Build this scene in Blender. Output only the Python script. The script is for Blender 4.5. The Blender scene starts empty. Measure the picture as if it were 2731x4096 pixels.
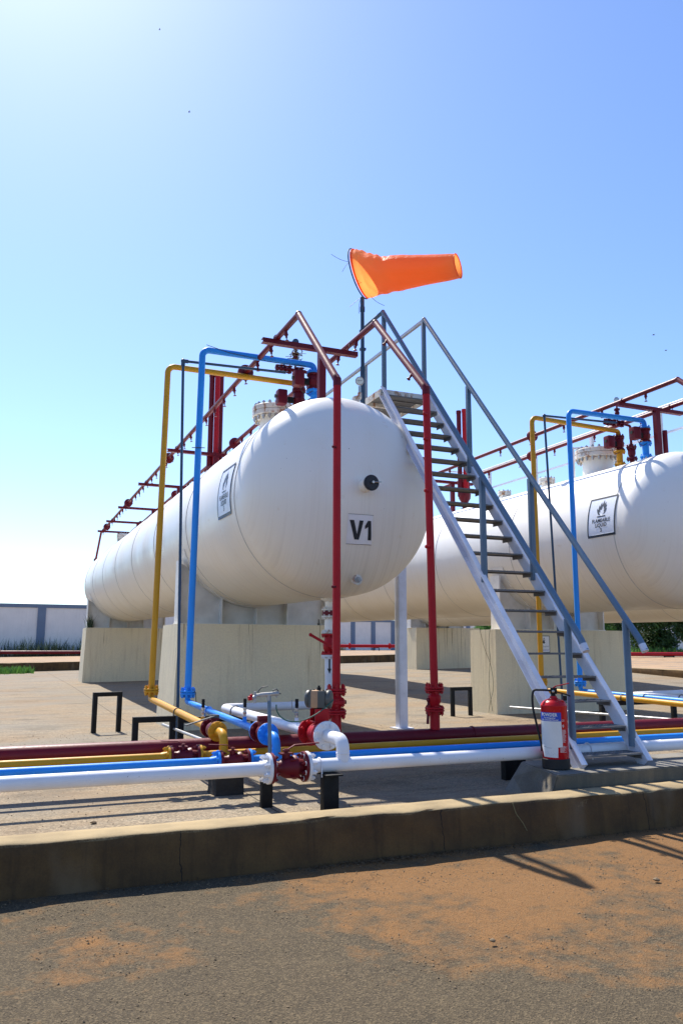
import bpy, bmesh, math, random
from math import sin, cos, tan, pi, radians, sqrt, atan2, asin
from mathutils import Vector, Matrix, noise
random.seed(7)
SC = bpy.context.scene
COL = SC.collection

# ------------------------------------------------------------------ camera, sky, sun, exposure
cam_d = bpy.data.cameras.new('camera'); cam = bpy.data.objects.new('camera', cam_d); COL.objects.link(cam)
cam_d.sensor_fit = 'VERTICAL'; cam_d.sensor_height = 36.0; cam_d.lens = 27.995
cam_d.clip_start = 0.05; cam_d.clip_end = 4000
TH, YAW, ROLL = radians(9.62), radians(22.9), radians(0.12)
fw = Vector((sin(YAW)*cos(TH), cos(YAW)*cos(TH), sin(TH))); rt = Vector((cos(YAW), -sin(YAW), 0)); upv = rt.cross(fw)
r2 = rt*cos(ROLL)+upv*sin(ROLL); u2 = upv*cos(ROLL)-rt*sin(ROLL)
cam.matrix_world = Matrix(((r2.x, u2.x, -fw.x, 0), (r2.y, u2.y, -fw.y, 0), (r2.z, u2.z, -fw.z, 1.1), (0, 0, 0, 1)))
SC.camera = cam

SUN_EL, SUN_AZ = radians(52), radians(-5)      # azimuth measured from +Y towards +X
w = bpy.data.worlds.new("World"); SC.world = w; w.use_nodes = True
wn = w.node_tree; wn.nodes.clear()
sky = wn.nodes.new('ShaderNodeTexSky'); sky.sky_type = 'NISHITA'; sky.sun_disc = False
sky.sun_elevation = SUN_EL; sky.sun_rotation = SUN_AZ
sky.air_density = 1.0; sky.dust_density = 0.38; sky.ozone_density = 5.5; sky.altitude = 0
bg = wn.nodes.new('ShaderNodeBackground'); bg.inputs[1].default_value = 0.14
wo = wn.nodes.new('ShaderNodeOutputWorld')
hs = wn.nodes.new('ShaderNodeHueSaturation'); hs.inputs['Saturation'].default_value = 1.06; hs.inputs['Hue'].default_value = 0.507; wn.links.new(sky.outputs[0], hs.inputs['Color']); wn.links.new(hs.outputs[0], bg.inputs[0]); wn.links.new(bg.outputs[0], wo.inputs[0])
sd = bpy.data.lights.new('sun', 'SUN'); sun = bpy.data.objects.new('sun', sd); COL.objects.link(sun)
sd.energy = 5.0; sd.angle = radians(0.53); sd.color = (1.0, 0.94, 0.84)
sdir = Vector((sin(SUN_AZ)*cos(SUN_EL), cos(SUN_AZ)*cos(SUN_EL), sin(SUN_EL)))
sun.rotation_euler = sdir.to_track_quat('Z', 'Y').to_euler()
SC.view_settings.view_transform = 'Standard'; SC.view_settings.look = 'None'
SC.view_settings.exposure = 0.70; SC.view_settings.gamma = 1.0
SC.render.engine = 'CYCLES'
SC.cycles.max_bounces = 8; SC.cycles.diffuse_bounces = 5
SC.render.resolution_x, SC.render.resolution_y = 682, 1024

# ------------------------------------------------------------------ materials
def newmat(name):
    m = bpy.data.materials.new(name); m.use_nodes = True
    nt = m.node_tree; return m, nt, nt.nodes['Principled BSDF']
def N(nt, t, **kw):
    n = nt.nodes.new(t)
    for k, v in kw.items(): setattr(n, k, v)
    return n
def noise_n(nt, scale, detail=6, rough=0.6, vec=None):
    n = N(nt, 'ShaderNodeTexNoise'); n.inputs['Scale'].default_value = scale
    n.inputs['Detail'].default_value = detail; n.inputs['Roughness'].default_value = rough
    if vec is not None: nt.links.new(vec, n.inputs['Vector'])
    return n.outputs['Fac']
def ramp(nt, fac, stops, interp='LINEAR'):
    r = N(nt, 'ShaderNodeValToRGB'); cr = r.color_ramp; cr.interpolation = interp
    while len(cr.elements) > 1: cr.elements.remove(cr.elements[-1])
    for i, (p, c) in enumerate(stops):
        if not isinstance(c, (tuple, list)): c = (c, c, c)
        e = cr.elements[0] if i == 0 else cr.elements.new(p)
        e.position = p; e.color = (*c[:3], 1)
    nt.links.new(fac, r.inputs[0]); return r.outputs[0]
def mixc(nt, fac, a, b, mode='MIX'):
    m = N(nt, 'ShaderNodeMix', data_type='RGBA', blend_type=mode)
    for s, v in ((0, fac), (6, a), (7, b)):
        if isinstance(v, (int, float)): m.inputs[s].default_value = v
        elif isinstance(v, (tuple, list)): m.inputs[s].default_value = (*v[:3], 1)
        else: nt.links.new(v, m.inputs[s])
    return m.outputs[2]
def coords(nt, scale=(1, 1, 1), kind='Object'):
    tc = N(nt, 'ShaderNodeTexCoord'); mp = N(nt, 'ShaderNodeMapping'); mp.inputs['Scale'].default_value = scale
    nt.links.new(tc.outputs[kind], mp.inputs[0]); return mp.outputs[0]
def gpos(nt, scale=(1, 1, 1)):
    g = N(nt, 'ShaderNodeNewGeometry'); mp = N(nt, 'ShaderNodeMapping'); mp.inputs['Scale'].default_value = scale
    nt.links.new(g.outputs['Position'], mp.inputs[0]); return mp.outputs[0]
def bump(nt, b, h, strength=0.3, dist=0.01, prev=None):
    n = N(nt, 'ShaderNodeBump'); n.inputs['Strength'].default_value = strength; n.inputs['Distance'].default_value = dist
    nt.links.new(h, n.inputs['Height'])
    if prev is not None: nt.links.new(prev, n.inputs['Normal'])
    nt.links.new(n.outputs[0], b.inputs['Normal']); return n.outputs[0]

def paint(name, col, rough=0.4, dirt=0.25, dcol=None, chip=0.0, metallic=0, bs=0.12):
    m, nt, b = newmat(name); v = gpos(nt)
    n1 = noise_n(nt, 3.5, 7, .65, v); n2 = noise_n(nt, 28, 5, .7, v)
    dcol = dcol or tuple(c*0.45+0.03 for c in col)
    c = mixc(nt, ramp(nt, n1, [(0.42, 0), (0.75, dirt)]), col, dcol)
    c = mixc(nt, ramp(nt, n2, [(0.55, 0), (0.8, dirt*.8)]), c, tuple(min(1, q*1.25+.015) for q in col))
    if chip > 0:
        n3 = noise_n(nt, 60, 3, .6, v)
        c = mixc(nt, ramp(nt, n3, [(0.745-chip*.1, 0), (0.765-chip*.1, 1)]), c, (.10, .075, .055))
    nt.links.new(c, b.inputs['Base Color']); b.inputs['Metallic'].default_value = metallic; b.inputs['Specular IOR Level'].default_value = .28
    nt.links.new(ramp(nt, n2, [(0.3, rough*.8), (0.8, min(1, rough*1.5))]), b.inputs['Roughness'])
    bump(nt, b, noise_n(nt, 90, 4, .6, v), bs, .003)
    return m
M = {}
M['red'] = paint('red_paint', (.42, .003, .010), .45, .3, (.25, .005, .010))
M['maroon'] = paint('maroon_paint', (.13, .002, .010), .42, .35, (.08, .006, .012))
M['oxide'] = paint('faded_maroon_paint', (.17, .014, .024), .45, .6, (.24, .07, .07))
M['blue'] = paint('blue_paint', (.022, .27, .80), .40, .25, (.02, .17, .50))
M['yellow'] = paint('ochre_paint', (.60, .29, .012), .40, .35, (.36, .16, .008))
M['white'] = paint('white_paint', (.74, .74, .77), .35, .3, (.45, .42, .36), chip=.25)
M['stringer'] = paint('pale_lilac_paint', (.66, .68, .76), .42, .4, (.25, .25, .27), chip=.4)
M['rail'] = paint('blue_grey_paint', (.10, .165, .24), .42, .5, (.16, .21, .27), chip=.08, bs=.4)
M['thin'] = paint('dark_blue_grey_paint', (.035, .075, .13), .45, .4)
M['black'] = paint('black_paint', (.006, .006, .006), .6, .3, (.02, .018, .015))
M['galv'] = paint('galvanised_steel', (.38, .38, .38), .45, .6, (.2, .19, .18), metallic=.6)
M['chrome'] = paint('steel', (.5, .48, .44), .3, .4, (.3, .25, .2), metallic=.85)
M['darkgrey'] = paint('dark_grey_metal', (.09, .095, .09), .38, .5, (.05, .05, .045))
M['tan'] = paint('faded_label', (.46, .27, .15), .5, .7, (.25, .17, .11))
M['platgrey'] = paint('weathered_plate', (.17, .17, .175), .55, .7, (.08, .075, .065), metallic=.1, bs=.5)
M['saddle'] = paint('saddle_paint', (.78, .76, .71), .5, .5, (.36, .34, .29), chip=.3)
M['web'] = paint('mouldy_saddle_web', (.70, .68, .63), .6, .55, (.34, .32, .28))
M['signwhite'] = paint('sign_white', (.74, .78, .84), .35, .2, (.55, .58, .62))
M['signgrey'] = paint('weathered_sign', (.80, .79, .79), .5, .4, (.58, .52, .47))
M['ink'] = paint('sign_ink', (.02, .024, .03), .4, .3, (.06, .07, .08))
M['inkgrey'] = paint('flame_ink', (.055, .065, .08), .4, .4, (.09, .10, .12))
M['labelblue'] = paint('label_blue', (.02, .07, .45), .35, .1)
M['labelwhite'] = paint('label_white', (.72, .72, .70), .45, .5, (.55, .54, .5))
M['extred'] = paint('extinguisher_red', (.52, .012, .016), .22, .25, (.30, .01, .012), bs=.03)
M['rubber'] = paint('rubber', (.014, .014, .015), .5, .3)
M['wire'] = paint('wire', (.05, .06, .05), .5, .1)
M['greenhose'] = paint('green_hose', (.02, .10, .07), .35, .1)
M['bark'] = paint('bark', (.12, .09, .06), .8, .5)
M['strawdry'] = paint('dry_stalk', (.20, .17, .08), .8, .4)

def mat_tank():
    m, nt, b = newmat('tank_paint'); 
    va = coords(nt, (.5, 48, .35)); vb = coords(nt, (38, .5, .45))
    tc = N(nt, 'ShaderNodeTexCoord'); sp = N(nt, 'ShaderNodeSeparateXYZ'); nt.links.new(tc.outputs['Object'], sp.inputs[0])
    st1 = noise_n(nt, 1.0, 6, .6, va); st2 = noise_n(nt, 1.0, 6, .6, vb)
    # head (y<0) uses vertical streaks, shell uses streaks running round it
    yy = N(nt, 'ShaderNodeMath', operation='LESS_THAN'); yy.inputs[1].default_value = 0; nt.links.new(sp.outputs[1], yy.inputs[0])
    st = N(nt, 'ShaderNodeMix', data_type='FLOAT'); nt.links.new(yy.outputs[0], st.inputs[0]); nt.links.new(st1, st.inputs[2]); nt.links.new(st2, st.inputs[3])
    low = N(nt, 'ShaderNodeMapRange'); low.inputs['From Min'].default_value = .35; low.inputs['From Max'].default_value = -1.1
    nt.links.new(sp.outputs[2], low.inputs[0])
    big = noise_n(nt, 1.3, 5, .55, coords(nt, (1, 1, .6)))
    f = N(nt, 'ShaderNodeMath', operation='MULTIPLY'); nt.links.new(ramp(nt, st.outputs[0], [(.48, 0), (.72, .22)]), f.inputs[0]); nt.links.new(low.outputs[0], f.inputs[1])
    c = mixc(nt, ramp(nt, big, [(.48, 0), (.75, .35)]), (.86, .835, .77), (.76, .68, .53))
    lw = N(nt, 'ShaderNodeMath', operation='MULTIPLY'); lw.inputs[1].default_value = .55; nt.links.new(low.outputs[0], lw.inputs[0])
    c = mixc(nt, lw.outputs[0], c, (.72, .62, .44))  # beige ground bounce put into the colour, growing towards the underside
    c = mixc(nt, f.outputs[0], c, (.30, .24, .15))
    spk = noise_n(nt, 34, 3, .5, coords(nt))
    c = mixc(nt, ramp(nt, spk, [(.765, 0), (.78, 1)]), c, (.05, .05, .055))
    # a few rust blotches
    rb = noise_n(nt, 5.5, 6, .7, coords(nt))
    c = mixc(nt, ramp(nt, rb, [(.63, 0), (.76, .5)]), c, (.60, .44, .24))
    nt.links.new(c, b.inputs['Base Color']); b.inputs['Roughness'].default_value = .38
    nt.links.new(ramp(nt, big, [(.3, .28), (.7, .5)]), b.inputs['Roughness'])
    h = noise_n(nt, 1.2, 2, .4, coords(nt)); p = bump(nt, b, h, .12, .015)
    bump(nt, b, noise_n(nt, 150, 3, .5, coords(nt)), .06, .002, p)
    return m
M['tank'] = mat_tank()
M['seam'] = paint('dark_weld', (.55, .53, .48), .6, .4, (.35, .32, .27))  # weld bead a tone darker than the tank paint
def mat_manway():
    m, nt, b = newmat('rusty_white_flange'); v = coords(nt)
    n = noise_n(nt, 9, 7, .7, coords(nt, (1, 1, .5)))
    c = mixc(nt, ramp(nt, n, [(.50, 0), (.62, 1)]), (.68, .66, .60), (.33, .14, .05))
    nt.links.new(c, b.inputs['Base Color']); b.inputs['Roughness'].default_value = .55
    bump(nt, b, n, .3, .004); return m
M['rustwhite'] = mat_manway()
def mat_concrete(name, c1, c2, stain=(.16, .12, .07), streak=.7, sc=1.0, top=None, drip=False, joints=False):
    m, nt, b = newmat(name); v = gpos(nt)
    big = noise_n(nt, 1.6*sc, 7, .6, v); fine = noise_n(nt, 45*sc, 5, .7, v)
    c = mixc(nt, ramp(nt, big, [(.35, 0), (.7, 1)]), c1, c2)
    s = noise_n(nt, 1.0, 7, .65, gpos(nt, (9, 9, .7)))
    c = mixc(nt, ramp(nt, s, [(.52, 0), (.75, streak)]), c, stain)
    c = mixc(nt, ramp(nt, fine, [(.3, .35), (.6, 0)]), c, tuple(q*.6 for q in c2))
    if joints:
        sx = N(nt, 'ShaderNodeSeparateXYZ'); nt.links.new(v, sx.inputs[0]); wb = noise_n(nt, 5, 4, .6, v)
        q0 = N(nt, 'ShaderNodeMath', operation='MULTIPLY_ADD'); q0.inputs[1].default_value = .10; nt.links.new(wb, q0.inputs[0]); nt.links.new(sx.outputs[0], q0.inputs[2])
        q1 = N(nt, 'ShaderNodeMath', operation='MULTIPLY_ADD'); q1.inputs[1].default_value = 1/1.63; q1.inputs[2].default_value = .37; nt.links.new(q0.outputs[0], q1.inputs[0])
        q2 = N(nt, 'ShaderNodeMath', operation='FRACT'); nt.links.new(q1.outputs[0], q2.inputs[0]); q3 = N(nt, 'ShaderNodeMath', operation='LESS_THAN'); q3.inputs[1].default_value = .0035; nt.links.new(q2.outputs[0], q3.inputs[0])
        c = mixc(nt, q3.outputs[0], c, (.012, .008, .004)); pw = noise_n(nt, 1.0, 3, .5, gpos(nt, (2.5, 2.5, 1.2)))
        c = mixc(nt, ramp(nt, pw, [(.60, 0), (.70, .5)]), c, (.17, .12, .07))
    if drip:
        ln = noise_n(nt, 1.0, 2, .4, gpos(nt, (55, 55, .25))); msk = noise_n(nt, 1.0, 3, .5, gpos(nt, (1.3, 1.3, .15)))
        sp = N(nt, 'ShaderNodeSeparateXYZ'); nt.links.new(v, sp.inputs[0]); zr = N(nt, 'ShaderNodeMapRange'); zr.inputs['From Min'].default_value = .25; zr.inputs['From Max'].default_value = 1.45; nt.links.new(sp.outputs[2], zr.inputs[0])
        a1 = N(nt, 'ShaderNodeMath', operation='MULTIPLY'); nt.links.new(ramp(nt, ln, [(.60, 0), (.66, 1)]), a1.inputs[0]); nt.links.new(ramp(nt, msk, [(.50, 0), (.58, 1)]), a1.inputs[1])
        a2 = N(nt, 'ShaderNodeMath', operation='MULTIPLY'); nt.links.new(a1.outputs[0], a2.inputs[0]); nt.links.new(zr.outputs[0], a2.inputs[1])
        c = mixc(nt, a2.outputs[0], c, (.17, .11, .05))
    if top:   # paler upper face: wind-blown dust, plus the kerb's light-to-shade contrast put into colour
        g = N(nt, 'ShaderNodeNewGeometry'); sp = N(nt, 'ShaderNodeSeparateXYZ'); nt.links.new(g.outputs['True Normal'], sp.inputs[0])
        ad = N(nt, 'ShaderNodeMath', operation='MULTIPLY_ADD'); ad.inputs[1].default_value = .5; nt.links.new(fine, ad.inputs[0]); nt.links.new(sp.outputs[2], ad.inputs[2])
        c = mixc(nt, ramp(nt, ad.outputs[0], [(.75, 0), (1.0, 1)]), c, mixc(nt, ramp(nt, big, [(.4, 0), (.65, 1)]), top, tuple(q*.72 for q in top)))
    nt.links.new(c, b.inputs['Base Color']); b.inputs['Roughness'].default_value = .9
    p = bump(nt, b, noise_n(nt, 12*sc, 8, .7, v), .35, .012); bump(nt, b, fine, .3, .003, p)
    return m
M['block'] = mat_concrete('painted_concrete', (.78, .68, .46), (.70, .62, .44), (.36, .25, .13), .4, drip=True)
M['kerb'] = mat_concrete('weathered_concrete', (.13, .070, .021), (.058, .031, .011), (.02, .012, .006), .8, 2.2, top=(.34, .25, .125), joints=True)  # side colour darkened for its shade as well as its dirt staining
M['slab'] = mat_concrete('grey_concrete', (.15, .125, .085), (.10, .088, .065), (.30, .22, .12), .5, 2.5, top=(.20, .185, .155))
M['blackblock'] = mat_concrete('tarred_concrete', (.045, .04, .035), (.02, .018, .016), (.07, .06, .045), .3, 6)
M['wall'] = mat_concrete('wall_plaster', (.80, .77, .73), (.72, .70, .67), (.52, .48, .43), .3)
M['wallblue'] = mat_concrete('wall_blue_band', (.16, .22, .31), (.14, .19, .27), (.10, .12, .16), .3)

def mat_ground(name, base, base2, sand, sand2, s_lo, s_hi, spark=True, scale=1.0, streaks=0, bstr=.9, cracks=0, msc=.28, agg=75):
    m, nt, b = newmat(name); v = gpos(nt)
    big = noise_n(nt, .75*scale, 8, .62, v); med = noise_n(nt, 6, 7, .7, v)
    ag = N(nt, 'ShaderNodeTexVoronoi'); ag.inputs['Scale'].default_value = agg; nt.links.new(v, ag.inputs['Vector'])
    agf = N(nt, 'ShaderNodeTexVoronoi'); agf.inputs['Scale'].default_value = 190; nt.links.new(v, agf.inputs['Vector'])
    c = mixc(nt, ramp(nt, med, [(.3, 0), (.7, 1)]), base, base2)
    # individual aggregate stones: each cell its own tone
    sepc = N(nt, 'ShaderNodeSeparateColor'); nt.links.new(ag.outputs['Color'], sepc.inputs[0])
    c = mixc(nt, ramp(nt, sepc.outputs[0], [(0, .0), (.62, .0), (.66, .38), (1, .6)]), c, tuple(q*1.9 for q in base2))
    c = mixc(nt, ramp(nt, sepc.outputs[1], [(0, .5), (.22, .35), (.28, 0), (1, 0)]), c, tuple(q*.45 for q in base))
    mixn = N(nt, 'ShaderNodeMath', operation='MULTIPLY_ADD'); mixn.inputs[1].default_value = msc; nt.links.new(med, mixn.inputs[0]); nt.links.new(big, mixn.inputs[2])
    mfac = mixn.outputs[0]
    if name == 'dusty_asphalt':      # the blown orange sand lies in one drift, from the middle to the right
        sep = N(nt, 'ShaderNodeSeparateXYZ'); nt.links.new(v, sep.inputs[0]); cur = mfac
        for ax, c0, k in ((0, 1.9, .26), (1, 2.85, .30)):
            mr = N(nt, 'ShaderNodeMapRange'); mr.inputs['From Min'].default_value = c0-.6; mr.inputs['From Max'].default_value = c0+.6
            mr.inputs['To Min'].default_value = -k*.62; mr.inputs['To Max'].default_value = k*.38; nt.links.new(sep.outputs[ax], mr.inputs[0])
            ad = N(nt, 'ShaderNodeMath', operation='ADD'); nt.links.new(cur, ad.inputs[0]); nt.links.new(mr.outputs[0], ad.inputs[1]); cur = ad.outputs[0]
        mfac = cur
    sandf = ramp(nt, mfac, [(s_lo, 0), (s_hi, 1)])
    fine = noise_n(nt, 130, 4, .7, v)
    sc_ = mixc(nt, ramp(nt, fine, [(.35, 0), (.65, 1)]), sand, sand2)
    sepf = N(nt, 'ShaderNodeSeparateColor'); nt.links.new(agf.outputs['Color'], sepf.inputs[0])
    sc_ = mixc(nt, ramp(nt, sepf.outputs[0], [(0, 0), (.8, 0), (.85, .5), (1, .6)]), sc_, tuple(q*.35 for q in sand))
    brk = ramp(nt, fine, [(.36, .35), (.55, 1)])
    sf = N(nt, 'ShaderNodeMath', operation='MULTIPLY'); nt.links.new(sandf, sf.inputs[0]); nt.links.new(brk, sf.inputs[1])
    c = mixc(nt, sf.outputs[0], c, sc_)
    if cracks:
        wv = N(nt, 'ShaderNodeVectorMath', operation='ADD'); wn_ = N(nt, 'ShaderNodeTexNoise'); wn_.inputs['Scale'].default_value = 2.2; wn_.inputs['Detail'].default_value = 5; nt.links.new(v, wn_.inputs['Vector'])
        sc2 = N(nt, 'ShaderNodeVectorMath', operation='SCALE'); sc2.inputs['Scale'].default_value = .9; nt.links.new(wn_.outputs['Color'], sc2.inputs[0]); nt.links.new(v, wv.inputs[0]); nt.links.new(sc2.outputs[0], wv.inputs[1])
        ve = N(nt, 'ShaderNodeTexVoronoi', feature='DISTANCE_TO_EDGE'); ve.inputs['Scale'].default_value = cracks; nt.links.new(wv.outputs[0], ve.inputs['Vector'])
        cm = N(nt, 'ShaderNodeMath', operation='MULTIPLY'); nt.links.new(ramp(nt, ve.outputs['Distance'], [(0, 1), (.003, .7), (.006, 0)]), cm.inputs[0]); nt.links.new(ramp(nt, big, [(.50, 0), (.62, .55)]), cm.inputs[1])
        c = mixc(nt, cm.outputs[0], c, tuple(q*.3 for q in base))
    if streaks:
        gp = noise_n(nt, .55, 6, .6, gpos(nt, (.7, 1.4, 1))); c = mixc(nt, ramp(nt, gp, [(.46, 0), (.62, .7)]), c, (.20, .18, .145))
        gp2 = noise_n(nt, .9, 6, .6, gpos(nt, (1, 1.3, 5))); c = mixc(nt, ramp(nt, gp2, [(.55, 0), (.68, .6)]), c, (.10, .082, .058))
        sx = N(nt, 'ShaderNodeSeparateXYZ'); nt.links.new(v, sx.inputs[0]); jm = []
        for ax_, per, off_ in ((0, 3.1, .42), (1, 4.4, .13)):
            q1 = N(nt, 'ShaderNodeMath', operation='MULTIPLY_ADD'); q1.inputs[1].default_value = 1/per; q1.inputs[2].default_value = off_; nt.links.new(sx.outputs[ax_], q1.inputs[0])
            q2 = N(nt, 'ShaderNodeMath', operation='FRACT'); nt.links.new(q1.outputs[0], q2.inputs[0]); q3 = N(nt, 'ShaderNodeMath', operation='LESS_THAN'); q3.inputs[1].default_value = .012/per; nt.links.new(q2.outputs[0], q3.inputs[0])
            c = mixc(nt, q3.outputs[0], c, (.05, .04, .03))
        st = noise_n(nt, 1.0, 7, .7, gpos(nt, (.8, 5.5, 1)))
        c = mixc(nt, ramp(nt, st, [(.5, 0), (.72, streaks)]), c, tuple(q*.5 for q in base))
        tr = noise_n(nt, 1.0, 5, .6, gpos(nt, (3, .35, 1)))
        c = mixc(nt, ramp(nt, tr, [(.55, 0), (.75, streaks*.6)]), c, tuple(q*.62 for q in base2))
    nt.links.new(c, b.inputs['Base Color']); b.inputs['Roughness'].default_value = .93
    b.inputs['Specular IOR Level'].default_value = .25
    p = bump(nt, b, ag.outputs['Distance'], bstr*.5, .006); p = bump(nt, b, fine, bstr*.6, .005, p); bump(nt, b, med, bstr*.5, .02, p)
    return m
M['front'] = mat_ground('dusty_asphalt', (.066, .051, .031), (.095, .071, .040), (.30, .145, .045), (.18, .09, .032), .74, .93, bstr=1.3, cracks=.8, msc=.55, agg=150)
M['yard'] = mat_ground('dusty_concrete_floor', (.185, .152, .105), (.255, .205, .140), (.29, .195, .105), (.23, .155, .085), .55, .80, scale=.6, streaks=.55, bstr=.6, cracks=.45)
M['terr'] = mat_ground('sandy_ground', (.34, .235, .14), (.39, .26, .15), (.42, .27, .15), (.35, .22, .125), .45, .7, scale=.4, streaks=.25, bstr=.4)
def mat_leaf(name, a, b_, trans=.35):
    m, nt, b = newmat(name)
    oi = noise_n(nt, 1.7, 4, .6, gpos(nt)); f2 = noise_n(nt, 35, 2, .5, gpos(nt))
    c = mixc(nt, ramp(nt, oi, [(.35, 0), (.65, 1)]), a, b_)
    c = mixc(nt, ramp(nt, f2, [(.4, 0), (.7, .6)]), c, tuple(q*1.6 for q in b_))
    nt.links.new(c, b.inputs['Base Color']); b.inputs['Roughness'].default_value = .6
    t = N(nt, 'ShaderNodeBsdfTranslucent'); nt.links.new(c, t.inputs[0]); mx = N(nt, 'ShaderNodeMixShader'); mx.inputs[0].default_value = trans
    out = nt.nodes['Material Output']; nt.links.new(b.outputs[0], mx.inputs[1]); nt.links.new(t.outputs[0], mx.inputs[2]); nt.links.new(mx.outputs[0], out.inputs[0])
    return m
M['leaf'] = mat_leaf('leaves', (.025, .06, .015), (.05, .11, .02))
M['leafb'] = mat_leaf('bright_leaves', (.06, .15, .02), (.10, .22, .03))
M['grass'] = mat_leaf('grass_blades', (.05, .14, .02), (.09, .20, .03))
M['weed'] = mat_leaf('weed_blades', (.03, .055, .03), (.07, .10, .05))
def mat_sock():
    m, nt, b = newmat('orange_nylon'); col = (1.0, .22, .06)
    b.inputs['Base Color'].default_value = (*col, 1); b.inputs['Roughness'].default_value = .5
    t = N(nt, 'ShaderNodeBsdfTranslucent'); t.inputs[0].default_value = (1.0, .36, .09, 1)
    mx = N(nt, 'ShaderNodeMixShader'); mx.inputs[0].default_value = .55
    out = nt.nodes['Material Output']; nt.links.new(b.outputs[0], mx.inputs[1]); nt.links.new(t.outputs[0], mx.inputs[2]); nt.links.new(mx.outputs[0], out.inputs[0])
    bump(nt, b, noise_n(nt, 9, 4, .6, coords(nt, (1, 2.5, 1))), .5, .03); return m
M['sock'] = mat_sock()
m, nt, b = newmat('gauge_glass'); b.inputs['Base Color'].default_value = (.55, .6, .6, 1); b.inputs['Roughness'].default_value = .15; M['dial'] = m
m, nt, b = newmat('bird_feathers'); b.inputs['Base Color'].default_value = (.04, .04, .045, 1); M['bird'] = m

# ------------------------------------------------------------------ mesh helpers
class MB:
    def __init__(s): s.v = []; s.f = []
    def add(s, vs, fs):
        o = len(s.v); s.v += [tuple(v) for v in vs]; s.f += [tuple(i+o for i in f) for f in fs]; return s
    def box(s, c, d, R=None):
        c = Vector(c); hx, hy, hz = d[0]/2, d[1]/2, d[2]/2
        vs = [Vector((x, y, z)) for x in (-hx, hx) for y in (-hy, hy) for z in (-hz, hz)]
        if R is not None: vs = [R @ v for v in vs]
        return s.add([c+v for v in vs], [(0, 1, 3, 2), (4, 6, 7, 5), (0, 4, 5, 1), (2, 3, 7, 6), (0, 2, 6, 4), (1, 5, 7, 3)])
    def box2(s, a, b):
        a = Vector(a); b = Vector(b); return s.box((a+b)/2, (abs(b.x-a.x), abs(b.y-a.y), abs(b.z-a.z)))
    def bar(s, p, q, w, h, up=(0, 0, 1)):
        p = Vector(p); q = Vector(q); d = (q-p); L = d.length; d.normalize(); u = Vector(up)
        sd_ = d.cross(u).normalized(); u = sd_.cross(d)
        R = Matrix((sd_, d, u)).transposed(); return s.box((p+q)/2, (w, L, h), R)
    def lathe(s, o, d, prof, seg=24, cap=True):
        o = Vector(o); d = Vector(d).normalized(); a = d.orthogonal().normalized(); b = d.cross(a)
        vs = []; fs = []; n = len(prof)
        for (t, r) in prof:
            for k in range(seg):
                an = 2*pi*k/seg; vs.append(o+d*t+(a*cos(an)+b*sin(an))*r)
        for i in range(n-1):
            for k in range(seg):
                k2 = (k+1) % seg; fs.append((i*seg+k, i*seg+k2, (i+1)*seg+k2, (i+1)*seg+k))
        if cap: fs.append(tuple(reversed(range(seg)))); fs.append(tuple(range((n-1)*seg, n*seg)))
        return s.add(vs, fs)
    def cyl(s, p, q, r, r2=None, seg=20):
        p = Vector(p); q = Vector(q); return s.lathe(p, q-p, [(0, r), ((q-p).length, r if r2 is None else r2)], seg)
    def tube(s, pts, r, bend=None, seg=16, nb=7, cap=True):
        P = [Vector(p) for p in pts]; path = [P[0]]
        for i in range(1, len(P)-1):
            a, b_, c = P[i-1], P[i], P[i+1]; d1 = (a-b_); d2 = (c-b_); l1 = d1.length; l2 = d2.length; d1.normalize(); d2.normalize()
            ang = d1.angle(d2)
            if bend is None or ang > pi-.02: path.append(b_); continue
            t = min(bend/tan(ang/2), l1*.49, l2*.49); s0 = b_+d1*t; e0 = b_+d2*t; rad = t*tan(ang/2)
            bis = (d1+d2).normalized(); cc = b_+bis*(rad/sin(ang/2)); v0 = s0-cc; v1 = e0-cc
            tot = v0.angle(v1); ax = v0.cross(v1).normalized()
            for k in range(nb+1): path.append(cc+Matrix.Rotation(tot*k/nb, 3, ax) @ v0)
        path.append(P[-1]); n = len(path)
        d = (path[1]-path[0]).normalized(); a = d.orthogonal().normalized(); vs = []; fs = []
        for i in range(n):
            if 0 < i < n-1:
                din = (path[i]-path[i-1]).normalized(); do = (path[i+1]-path[i]).normalized(); dd = (din+do).normalized()
                k = 1/max(.3, dd.dot(din))
            elif i == 0: dd = din = d; k = 1
            else: dd = din = (path[-1]-path[-2]).normalized(); k = 1
            a = (a-dd*a.dot(dd)).normalized(); b_ = dd.cross(a)
            # widen across the mitre
            if k > 1.001:
                mdir = (do-din).normalized()
            for q in range(seg):
                an = 2*pi*q/seg; off = (a*cos(an)+b_*sin(an))*r
                if k > 1.001: off = off+mdir*(off.dot(mdir))*(k-1)
                vs.append(path[i]+off)
        for i in range(n-1):
            for q in range(seg):
                q2 = (q+1) % seg; fs.append((i*seg+q, i*seg+q2, (i+1)*seg+q2, (i+1)*seg+q))
        if cap: fs.append(tuple(reversed(range(seg)))); fs.append(tuple(range((n-1)*seg, n*seg)))
        return s.add(vs, fs)
    def flange(s, c, d, R, th=.018, n=8, bolt=.011, blen=.05, seg=28, nuts=True, boltR=None):
        c = Vector(c); d = Vector(d).normalized(); e = min(.004, th*.2)
        s.lathe(c-d*th/2, d, [(0, R-e), (e, R), (th-e, R), (th, R-e)], seg)
        if nuts:
            a = d.orthogonal().normalized(); b_ = d.cross(a); br = boltR or R*.78
            for k in range(n):
                an = 2*pi*(k+.5)/n; p = c+(a*cos(an)+b_*sin(an))*br
                s.cyl(p-d*blen*.66, p+d*blen*.66, bolt*.6, seg=6); 
                s.cyl(p-d*(blen*.5), p-d*(th/2), bolt*1.25, seg=6); s.cyl(p+d*(th/2), p+d*(blen*.5), bolt*1.25, seg=6)
        return s
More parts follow.
